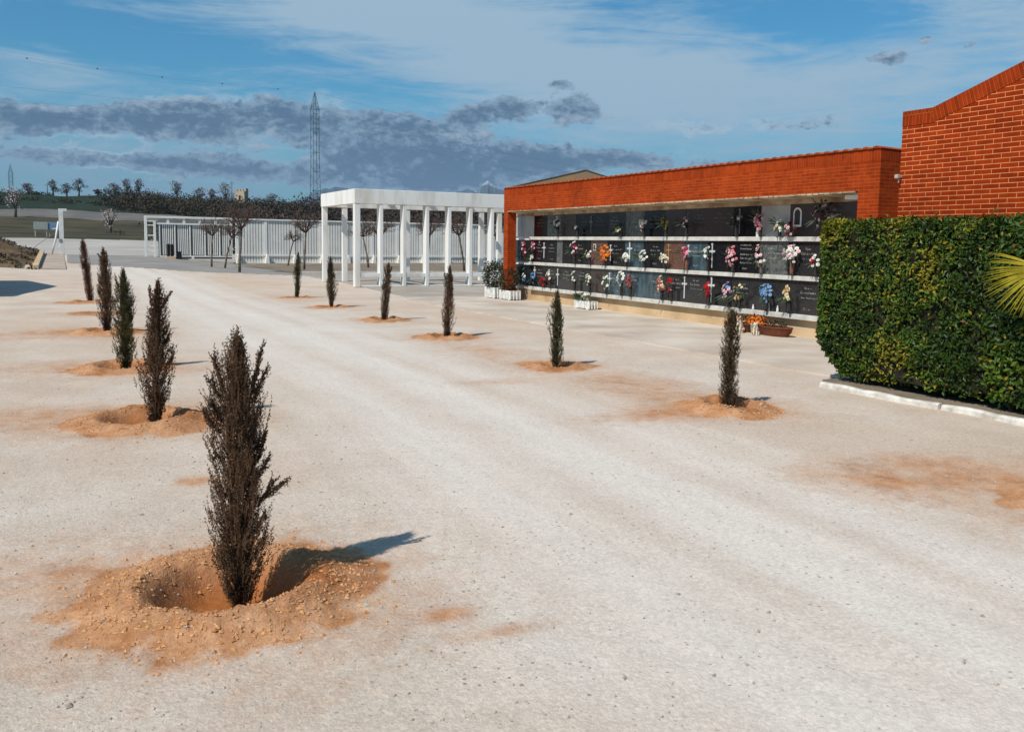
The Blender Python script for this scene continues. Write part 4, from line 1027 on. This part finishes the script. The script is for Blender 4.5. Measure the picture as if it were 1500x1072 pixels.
# ------------------------------------------------------------------ far vegetation
VM=[mat('dark evergreen scrub',(26,34,20),(44,50,30),.8,1),mat('brown winter scrub',(58,46,38),(82,66,54),.8,1),mat('mauve bare thicket',(62,48,48),(88,70,68),.8,1),mat('grey green scrub',(60,60,46),(90,86,66),.8,1),mat('pale dry grass tufts',(130,118,86),(160,146,110),.8,1)]
def far_bush(b,x,y,z,w,h,n,mi,sz=.45):
    for i in range(n):
        d=Vector((random.gauss(0,1),random.gauss(0,1),abs(random.gauss(0,1)))).normalized()*random.uniform(.5,1)
        p=Vector((x+d.x*w,y+d.y*w,z+d.z*h)); l=sz*random.uniform(.5,1.2)
        u=Vector((random.gauss(0,1),random.gauss(0,1),random.gauss(.6,1))).normalized()*l; s=u.cross(Vector((random.gauss(0,1),random.gauss(0,1),.1))).normalized()*l*.35
        b.add([p-s,p+s,p+u],[(0,1,2)],random.choice(mi))
def pol(az,r): return r*math.sin(R(az)),r*math.cos(R(az))
b=MB()
def scat(n,a0,a1,r0,r1,w0,w1,h0,h1,mi,k=90,sz=.45,cl=None):
    for _ in range(n):
        az=random.uniform(a0,a1); r=random.uniform(r0,r1); x,y=pol(az,r)
        if cl is not None and fbm(np.array([x*.05]),np.array([y*.05]),3,cl)[0]<.47: continue
        far_bush(b,x,y,tz(x,y)-.3,random.uniform(w0,w1),random.uniform(h0,h1),k,mi,sz)
scat(120,-9,6,165,182,1.5,3.0,1.3,2.6,[0,0,3,1],160,.36,cl=3)
scat(260,2.2,30,183,232,1.8,3.5,1.5,2.6,[0,0,0,3,1],160,.38)
scat(50,-12,2.4,205,232,1.4,2.6,.6,1.3,[0,0,3],110,.34)
scat(260,3.5,13,164,200,1.6,3.2,2.2,4.0,[0,3,1,1],180,.36)
scat(150,-9,9,128,149,1.0,2.0,.7,1.6,[3,3,1,0],60,.4,cl=5)
scat(60,-9,9,106,127,.6,1.2,.2,.5,[3,4,0],40,.3,cl=6)
scat(240,9.5,33,78,130,1.6,3.2,3.2,5.2,[1,2,2,0],230,.34)
scat(110,13,33,130,210,2,4,3,5.5,[0,1,2,0],180,.42)
tag(b.build('woodland',VM),'dark winter scrub and thickets covering the far hillside','scrub',kind='stuff')
# separate skyline trees
def far_tree(name,az,r,h,w,mi,lab,cat='tree',n=420,sz=.3,grp='trees along the far hilltop'):
    x,y=pol(az,r); z=tz(x,y)-.3; root=tag(empty(name,(x,y,z)),lab,cat,grp)
    b=MB(); b.tube([(0,0,0),(.1,0,h*.35),(0,.1,h*.6)],[.22,.16,.1],6)
    for k in range(7):
        a=k*.9; b.tube([(0,0,h*.3),(math.cos(a)*w*.4,math.sin(a)*w*.4,h*.6),(math.cos(a)*w*.8,math.sin(a)*w*.8,h*.88)],[.1,.06,.03],4)
    b.build('trunk',M_trk,root)
    b=MB()
    cl=[(random.gauss(0,.42)*w*(1.25-q_),random.gauss(0,.42)*w*(1.25-q_),h*q_) for q_ in (.35,.42,.5,.55,.62,.68,.74,.8,.86)]
    for c in cl: far_bush(b,c[0],c[1],c[2]-h*.08,w*.45,h*.18,n//7,[0],sz*.8)
    b.build('crown',mi,root)
M_fb=mat('bare mauve crown',(70,54,50),(96,76,70),.8,1); M_fd=mat('dark bare crown',(44,38,34),(64,54,48),.8,1); M_fp=mat('reddish bare crown',(84,56,50),(108,78,72),.8,1); M_al=mat('almond blossom',(170,150,146),(200,184,178),.8,1)
for i,(az,h,w,m,lab) in enumerate([(-1.61,2.6,1.9,M_fp,'round reddish tree on the far left skyline'),(-.35,4.0,1.4,M_fb,'small mushroom shaped skyline tree left of a pair'),(.34,3.3,1.8,M_fb,'pale bushy skyline tree between two darker ones'),
   (.97,4.4,1.9,M_fd,'dark broad skyline tree, largest above the white gate post'),(1.95,1.8,.9,M_fb,'tiny skyline bush right of the broad dark tree'),(2.85,3.4,1.7,M_fb,'low wide skyline tree left of two taller ones'),(3.51,4.6,1.6,M_fb,'taller forked skyline tree above the gate end'),
   (4.14,4.6,1.4,M_fd,'narrow skyline tree right of the forked one'),(6.2,4.9,2.1,M_fd,'dark round skyline tree left of the stone tower'),(7.53,4.0,2.2,M_fb,'broad mauve skyline tree'),(8.19,3.8,1.5,M_fb,'slim mauve skyline tree between two wider ones'),
   (8.98,5.6,2.2,M_fb,'tall mauve skyline tree just left of the stone tower'),(11.68,3.6,2.0,M_fd,'dark skyline tree right of the stone tower')]):
    far_tree('hilltop_tree',az,229,h*1.05,w,m,lab)
far_tree('almond_tree',-2.25,150,5.2,2.0,M_al,'blossoming pale almond tree at the far left above the road',grp='almond trees in blossom',n=160)
far_tree('almond_tree',2.55,128,3.6,1.5,M_al,'blossoming pale almond tree behind the farthest left cypress',grp='almond trees in blossom',n=150)

# bank weeds
b=MB()
for _ in range(130):
    x=random.uniform(-7,-1.3); y=random.uniform(47,72); far_bush(b,x,y,tz(x,y)-.03,.3,.16,26,[0,1],.14)
tag(b.build('bank_weeds',[VM[1],VM[3]]),'dry brown weeds on the earth bank at the left edge','weeds',kind='stuff')

# stone tower ruin
x,y=pol(9.92,224); z=tz(x,y)
tw=tag(empty('stone_tower',(x,y,z-1),R(-35)),'small ruined pale stone tower on the wooded hilltop','tower')
M_tow=mat('pale tower stone',(172,152,126),(194,174,146),.6,.95,.05,2)
b=MB(); b.box(-1.15,1.15,-1.1,1.1,0,4.9,c=0)
for xx in (-1.15,-.35,.45): b.box(xx,xx+.5,-1.12,-.7,4.901,5.3,c=0)
b.box(-1.14,-.8,-.69,1.1,4.901,5.25,c=0); b.box(.8,1.14,-.2,1.1,4.901,5.6,c=0)
b.build('wall',M_tow,tw)
b=MB(); b.box(-.2,.25,-1.13,-1.101,2.8,3.9,c=0); b.build('window',M_bin,tw)

# notice boards in the meadow
for nm,px,w,lab,c in (('notice_board',-1.02,1.35,'pale grey blank notice board beside the blue one',(150,158,150)),('notice_board',-.30,1.35,'light blue notice board with a white mark, in the meadow',(110,140,165))):
    x,y=pol(px,108); z=tz(x,y); root=tag(empty(nm,(x,y,z),R(-3)),lab,'notice board')
    b=MB(); b.box(-w/2,w/2,-.03,.03,.75,1.55,c=.01); b.build('panel',flat('board '+lab[:6],c,.6),root)
    for sx in (-1,1):
        b=MB(); b.box(sx*w*.4-.04,sx*w*.4+.04,.031,.1,-.2,1.5,c=.01); b.build('leg',M_conc,root)
    if px>-.9:
        b=MB(); b.box(-.3,.35,-.036,-.031,.80,.92,c=0); b.box(-.1,.2,-.036,-.031,.93,.98,c=0); b.build('white_mark',M_portrait,root)

# ------------------------------------------------------------------ pylons and lines
M_steel=flat('galvanised pylon steel',(96,112,122),.6)
def pylon(name,az,r,ztop,w,lab,t=.09):
    x,y=pol(az,r); z=tz(x,y)-.5; hh=ztop-z
    root=tag(empty(name,(x,y,z),R(12)),lab,'pylon'); b=MB()
    def wd(q): return w*(.62 if q>.45 else .62+.5*(.45-q)) if q<.86 else w*.62*(1-(q-.86)/.14)+.03
    lv=list(np.linspace(0,.86,23))+[.91,.96,1.]
    cs=[[(sx*wd(q),sy*wd(q),q*hh) for sx,sy in ((-1,-1),(1,-1),(1,1),(-1,1))] for q in lv]
    for k in range(4): b.tube([c[k] for c in cs],t,4,smooth=False)
    for i in range(len(cs)-1):
        for k in range(4):
            j=(k+1)%4
            a,c=(cs[i][k],cs[i+1][j]) if (i+k)%2 else (cs[i][j],cs[i+1][k]); b.tube([a,c],t*.5,3,smooth=False)
            if i%4==0 or i>16: b.tube([cs[i+1][k],cs[i+1][j]],t*.5,3,smooth=False)
    b.build('lattice',M_steel,root)
    for q,l in ((.865,1.7),(.80,2.1),(.735,1.8)):
        b=MB()
        for s in (-1,1): b.tube([(s*wd(q)*.9,0,q*hh+.35),(s*(wd(q)+l*.35),0,q*hh)],t*.6,3); b.tube([(s*wd(q)*.9,0,q*hh-.1),(s*(wd(q)+l*.35),0,q*hh)],t*.6,3)
        b.build('cross_arm',M_steel,root)
    return x,y,z,hh
PX,PY,PZ,PH=pylon('lattice_pylon',14.29,300,49.0,1.62,'tall grey lattice pylon rising left of the pergola')
pylon('distant_pylon',-2.4,900,64,2.4,'tiny far pylon at the left edge of the skyline',.16)
pylon('distant_pylon',-3.05,1000,64,2.4,'tiny far pylon cut by the left picture edge',.16)
def wire(a,c,sag,lab,balls=0):
    a=Vector(a); c=Vector(c); pts=[]; b=MB()
    for i in range(41):
        t=i/40; p=a+(c-a)*t; p.z-=sag*4*t*(1-t); pts.append(p)
    b.tube(pts,.022,3,cap=False,smooth=False)
    root=b.build('power_line',M_steel); tag(root,lab,'power line')
    for k in range(balls):
        t=(k+.7)/balls*.62; p=a+(c-a)*t; p.z-=sag*4*t*(1-t); q=MB(); q.lathe(p,[(.02,-.22),(.15,-.15),(.22,0),(.15,.15),(.02,.22)],8); q.build('marker_ball',flat('dark marker ball',(60,60,70),.5),root)
LX,LY,LZ=-120,262,PZ+PH+6
wire((PX,PY,PZ+PH),(LX,LY,LZ+6),5,'topmost thin cable running left from the pylon with marker balls',7)
for i,(q,o_) in enumerate(((.865,-1.9),(.80,2.1),(.735,-1.9))):
    wire((PX+o_*.5,PY,PZ+PH*q),(LX+o_,LY+3,LZ-3-5*i),6,('upper','middle','lower')[i]+' conductor running left from the pylon')
RX,RY,RZ=pol(44,560)[0],pol(44,560)[1],42
wire((PX,PY,PZ+PH),(RX,RY,RZ),6,'topmost thin cable descending right from the pylon',3)
for i,q in enumerate((.865,.80,.735)): wire((PX+1,PY,PZ+PH*q),(RX,RY,RZ-4-4*i),7,('upper','middle','lower')[i]+' conductor descending right behind the brick wall')
# thin poles on the skyline
for az,el,r,lab in ((-.62,3.0,228,'thin wooden pole left of the mushroom shaped tree'),(2.4,2.95,228,'short pole on the skyline near the gate post'),(9.35,3.5,226,'skyline pole beside the stone tower')):
    x,y=pol(az,r); z=tz(x,y)-.5; top=1.6+math.tan(R(el))*r; root=tag(empty('utility_pole',(x,y,z)),lab,'pole')
    b=MB(); b.tube([(0,0,0),(0,0,top-z)],[.12,.08],6); b.build('pole',M_steel,root)
    b=MB(); b.box(-.5,.5,-.05,.05,top-z-.5,top-z-.4,c=.01); b.build('cross_arm',M_steel,root)

# ------------------------------------------------------------------ ochre gabled house behind the niches
hs=tag(empty('ochre_house',(23.3,38.5,0),R(-30)),'ochre gable of a building showing above the niche parapet','house')
b=MB(); b.prism([(-3.9,-.1),(4.2,-.1),(4.2,4.0),(0,5.25),(-3.9,4.33)],'y',0,7); b.build('wall',mat('ochre and grey render',(150,112,66),(112,104,90),.45,.95,.01,6),hs)
b=MB()
b.prism([(-4.0,4.32),(0,5.255),(0,5.29),(-4.0,4.345)],'y',-.04,7.1); b.prism([(0.001,5.255),(4.3,3.98),(4.3,4.01),(.001,5.29)],'y',-.04,7.1); b.build('roof',flat('dark roof sheet',(84,76,66),.8),hs)
# brick block outside the left edge: it throws the pointed shadow on the forecourt
lb=tag(empty('brick_block',(-6.3,31.3,0)),'gabled brick block outside the left edge throwing a pointed shadow','building')
b=MB(); b.prism([(-4.7,-.1),(4.7,-.1),(4.7,2.9),(0,4.1),(-4.7,2.9)],'x',-3,2.55); b.build('wall',M_brick,lb)
b=MB(); b.prism([(-4.95,2.87),(0,4.12),(0,4.2),(-4.95,2.95)],'x',-3.1,2.65); b.prism([(0.001,4.12),(4.95,2.87),(4.95,2.95),(.001,4.2)],'x',-3.1,2.65); b.build('roof',M_soff,lb)

# ------------------------------------------------------------------ mountains
def ridge(name,r,prof,depth,m):
    az=np.arange(prof[0][0],prof[-1][0],.05); el=np.interp(az,[p[0] for p in prof],[p[1] for p in prof])
    el=el+(fbm(az*2.5,az*0,5,9)-.5)*.28*np.clip(el/3,0,1)
    ds=np.linspace(-1,1,15); V=[];
    for d in ds:
        rr=r+d*depth; f=(1-abs(d))**.8
        for k,a_ in enumerate(az):
            hz=math.tan(R(el[k]))*r*f*(1+.35*(fbm(np.array([a_*3.]),np.array([d*3.]),4,3)[0]-.5)*(abs(d)>.05))
            V.append((rr*math.sin(R(a_)),rr*math.cos(R(a_)),hz))
    n=len(az); F=[(i*n+k,(i+1)*n+k,(i+1)*n+k+1,i*n+k+1) for i in range(14) for k in range(n-1)]
    me=bpy.data.meshes.new(name); me.from_pydata(V,[],F); me.materials.append(m); me.update()
    for p_ in me.polygons: p_.use_smooth=True
    o=bpy.data.objects.new(name,me); COL.objects.link(o); tag(o,kind='structure')
def mtn_mat():
    m,nt,p=new_mat('blue grey mountain rock'); L=nt.links.new
    g=nd(nt,'ShaderNodeNewGeometry'); n=nd(nt,'ShaderNodeTexNoise'); n.inputs['Scale'].default_value=.01; n.inputs['Detail'].default_value=8; L(g.outputs['Position'],n.inputs[0])
    sx=nd(nt,'ShaderNodeSeparateXYZ'); L(g.outputs['Position'],sx.inputs[0])
    md=nd(nt,'ShaderNodeMath',operation='MULTIPLY_ADD'); L(n.outputs[0],md.inputs[0]); md.inputs[1].default_value=260; L(sx.outputs[2],md.inputs[2])
    mr=nd(nt,'ShaderNodeMapRange'); L(md.outputs[0],mr.inputs[0]); mr.inputs[1].default_value=400; mr.inputs[2].default_value=450
    x=nd(nt,'ShaderNodeMix',data_type='RGBA'); L(mr.outputs[0],x.inputs[0]); x.inputs[6].default_value=lin((66,80,84)); x.inputs[7].default_value=lin((176,180,186)); L(x.outputs[2],p.inputs['Base Color']); p.inputs['Roughness'].default_value=1
    return m
ridge('mountains',4400,[(8,1.2),(11.5,1.9),(13.2,2.5),(14.6,3.15),(15.5,3.38),(16.6,3.15),(18,2.6),(20,2.8),(21.5,2.9),(22.6,3.0),(23.3,3.25),(23.8,3.3),(24.3,3.2),(24.7,3.7),(25.03,3.98),(25.4,3.6),(25.8,3.4),(26.5,3.3),(28,2.6),(34,1.5)],900,mtn_mat())

# ------------------------------------------------------------------ light, sky
EL=R(48); az_s=R(22)
sd=Vector((math.cos(az_s)*math.cos(EL),math.sin(az_s)*math.cos(EL),-math.sin(EL)))
l=bpy.data.lights.new('sun','SUN'); l.energy=3.6; l.angle=R(.5); l.color=(1,.955,.89); lo=bpy.data.objects.new('sun',l); COL.objects.link(lo); lo.rotation_euler=sd.to_track_quat('-Z','Y').to_euler(); lo.location=(0,0,60)
w=bpy.data.worlds.new('World'); S.world=w; w.use_nodes=True; nt=w.node_tree; L=nt.links.new; bg=nt.nodes['Background']
sky=nd(nt,'ShaderNodeTexSky'); sky.sky_type='NISHITA'; sky.sun_disc=False; sky.sun_elevation=EL; sky.sun_rotation=R(248); sky.air_density=1.2; sky.dust_density=.6; sky.ozone_density=2.5
tc=nd(nt,'ShaderNodeTexCoord'); sp=nd(nt,'ShaderNodeSeparateXYZ'); L(tc.outputs['Generated'],sp.inputs[0])
def M(op,a,b=None,c=None,clamp=False):
    n=nd(nt,'ShaderNodeMath',operation=op); n.use_clamp=clamp
    for i,v in enumerate((a,b,c)):
        if v is None: continue
        if isinstance(v,(int,float)): n.inputs[i].default_value=v
        else: L(v,n.inputs[i])
    return n.outputs[0]
AZ=M('MULTIPLY',M('ARCTAN2',sp.outputs[0],sp.outputs[1]),180/PI); ELV=M('MULTIPLY',M('ARCSINE',sp.outputs[2]),180/PI)
cb=nd(nt,'ShaderNodeCombineXYZ'); L(AZ,cb.inputs[0]); L(ELV,cb.inputs[1])
def noise(scale,detail,st,off=(0,0,0),rough=.55,dist=0):
    mp=nd(nt,'ShaderNodeMapping'); mp.inputs['Scale'].default_value=st; mp.inputs['Location'].default_value=off; L(cb.outputs[0],mp.inputs[0])
    n=nd(nt,'ShaderNodeTexNoise'); n.inputs['Scale'].default_value=scale; n.inputs['Detail'].default_value=detail; n.inputs['Roughness'].default_value=rough; n.inputs['Distortion'].default_value=dist; L(mp.outputs[0],n.inputs[0]); return n.outputs[0]
def mr(v,a,b,c,d,sm=True):
    x=nd(nt,'ShaderNodeMapRange'); x.interpolation_type='SMOOTHSTEP' if sm else 'LINEAR'; L(v,x.inputs[0])
    for i,q in enumerate((a,b,c,d)): x.inputs[i+1].default_value=q
    return x.outputs[0]
def mixc(f,a,b):
    x=nd(nt,'ShaderNodeMix',data_type='RGBA')
    for i,v in ((0,f),(6,a),(7,b)):
        if isinstance(v,(tuple,float,int)): x.inputs[i].default_value=v
        else: L(v,x.inputs[i])
    return x.outputs[2]
def blob(az,el,rx,ry,a=1,tilt=0):
    dx=M('SUBTRACT',AZ,az); dy=M('SUBTRACT',ELV,el)
    if tilt: dy=M('SUBTRACT',dy,M('MULTIPLY',dx,tilt))
    q=M('ADD',M('POWER',M('ABSOLUTE',M('DIVIDE',dx,rx)),2),M('POWER',M('ABSOLUTE',M('DIVIDE',dy,ry)),2))
    return M('MULTIPLY',M('EXPONENT',M('MULTIPLY',q,-1)),a)
def addall(l):
    r=l[0]
    for x in l[1:]: r=M('ADD',r,x)
    return r
KS=10.0   # background strength is .1, cloud colours are given as displayed radiance x KS
def cc(c,k=1.0): v=lin(c); return tuple(x*KS*k for x in v[:3])+(1,)
SKYK=1/1.25
CL=dict(k=SKYK)
# clear sky: Nishita, graded towards the photograph's strong blue
hs_=nd(nt,'ShaderNodeMix',data_type='RGBA',blend_type='MULTIPLY'); hs_.inputs[0].default_value=1; L(sky.outputs[0],hs_.inputs[6]); hs_.inputs[7].default_value=(.215,.61,.80,1)
col=hs_.outputs[2]
# high thin veil
veil=addall([M('MULTIPLY',noise(.16,7,(.35,1,1),(0,0,3),.6,.6),.9),blob(22,13,14,2.4,.42,-.22),blob(8,16,12,2.6,.42,-.12),blob(40,18.5,12,2,.3),blob(34,11,10,2.6,.26),blob(54,14,9,7,.42),blob(46,9,8,2.2,.25),blob(30,8,12,3,.22),
  blob(3,11.2,7,1.3,-.40,-.1),blob(17,19.5,6,1.6,-.25),blob(46,13.2,6,1.5,-.42,-.1),blob(52,17.5,6,1.2,-.2),blob(-2,20,5,1.5,-.1)])
st=noise(.5,10,(.22,1.5,1),(2,9,0),.68,1.2)
st2=noise(1.4,8,(.3,1.6,1),(6,2,0),.7,.8)
vm=mr(M('ADD',M('ADD',veil,.05),M('ADD',M('MULTIPLY',M('SUBTRACT',st,.5),1.0),M('MULTIPLY',M('SUBTRACT',st2,.5),.35))),.36,.95,0,.95)
col=mixc(vm,col,cc((160,188,208),**CL))
# low bright layer near the horizon
low=M('MULTIPLY',mr(ELV,8.5,2.0,0,1),mr(noise(.3,6,(.3,1.4,1),(5,2,0)),.36,.66,.25,1))
col=mixc(M('MULTIPLY',low,.92),col,cc((140,170,194),**CL))
# grey blue cumulus banks
nz=noise(.55,9,(.55,1.1,1),(1.3,7.7,0),.58,.4); nb=noise(1.9,6,(.7,1,1),(3,1,0),.6)
bk=addall([blob(0.5,6.5,5.5,.8,.95),blob(7.5,7.1,4.2,1.25,1.0),blob(13.2,7.5,3.0,1.25,1.0),blob(18,7.4,2.2,.8,.7),blob(-5,6.8,3,1.0,.8),
  blob(20.6,7.1,1.7,.8,.8),blob(24,7.8,2.0,.95,1.0,.25),blob(26.6,8.3,1.2,.8,.8),blob(30.2,8.4,2.0,.95,1.05),blob(29.2,9.9,.9,.35,.75),
  blob(16.8,5.4,3,1.1,.9),blob(22,5.1,4,1.3,1.0),blob(28,5.1,4,1.1,1.0),blob(33.3,5.4,3.2,.55,.85),blob(3,4.5,7,.5,.8),blob(10.5,4.1,5,.6,.7),blob(23,3.7,11,.7,.7),blob(39,5.0,5,.6,.4),
  blob(6.6,16.2,2.8,.7,.8),blob(41,7.3,7,.6,.42),blob(48.5,10.8,1.4,.45,.75),blob(50.6,11.7,.7,.4,.6),blob(52.8,11.2,.8,.25,.6,.35),blob(55.5,15.2,1.0,.35,.65,.1)])
nw=noise(2.6,7,(.6,1,1),(9,4,0),.65,.8)
cloudm=M('ADD',M('ADD',bk,mr(ELV,9.5,6,0,.13)),M('ADD',M('MULTIPLY',M('SUBTRACT',nz,.5),1.9),M('MULTIPLY',M('SUBTRACT',nw,.5),.7)))
cm=mr(cloudm,.42,.60,0,1)
shade=mr(M('ADD',cloudm,M('ADD',M('MULTIPLY',M('SUBTRACT',nb,.5),1.8),M('MULTIPLY',M('SUBTRACT',nw,.5),1.0))),.35,1.25,0,1)
ccol=mixc(shade,cc((138,164,186),**CL),cc((78,108,136),**CL))
nup=noise(.55,9,(.55,1.1,1),(1.3,8.15,0),.58,.4)
lit=mr(M('SUBTRACT',nz,nup),.02,.16,0,.75)
ccol=mixc(M('MULTIPLY',lit,mr(cloudm,1.3,.6,0,1)),ccol,cc((172,190,206),**CL))
col=mixc(M('MULTIPLY',cm,.95),col,ccol)
# white rims where the banks thin out
rim=M('MULTIPLY',mr(cloudm,.22,.40,0,1),mr(cloudm,.56,.42,0,1)); rim=M('MULTIPLY',rim,M('MULTIPLY',mr(noise(.35,4,(.5,1,1),(8,8,0)),.5,.66,0,.7),mr(ELV,11,7,0,1)))
col=mixc(rim,col,cc((176,198,212),**CL))
L(col,bg.inputs[0]); bg.inputs[1].default_value=.1

b=MB(); b.box(-2600,5400,-700,6200,-6,330,c=0)
hm=bpy.data.materials.new('pale air'); hm.use_nodes=True; nt=hm.node_tree; nt.nodes.remove(nt.nodes['Principled BSDF'])
vol=nd(nt,'ShaderNodeVolumePrincipled'); vol.inputs['Color'].default_value=lin((176,200,226)); vol.inputs['Density'].default_value=HAZE
nt.links.new(vol.outputs[0],nt.nodes['Material Output'].inputs['Volume']); tag(b.build('haze',hm),'thin blue air haze fading the distant mountains','haze',kind='stuff')
# ------------------------------------------------------------------ camera
cam=bpy.data.cameras.new('camera'); co=bpy.data.objects.new('camera',cam); COL.objects.link(co); S.camera=co
rt=Vector((0.89406414,-0.44770288,0.01454128)); up=Vector((0.03131557,0.0948546,0.99499846)); fw=Vector((0.44684299,0.88913707,-0.09882617))
mx=Matrix((rt,up,-fw)).transposed().to_4x4(); mx.translation=Vector((0,0,H)); co.matrix_world=mx
cam.sensor_width=36; cam.sensor_fit='HORIZONTAL'; cam.lens=1311.15/1500*36; cam.shift_y=-(536-487.15)/1500; cam.clip_start=.05; cam.clip_end=30000
S.view_settings.view_transform='Standard'; S.view_settings.look='None'; S.view_settings.gamma=1; S.view_settings.exposure=.35
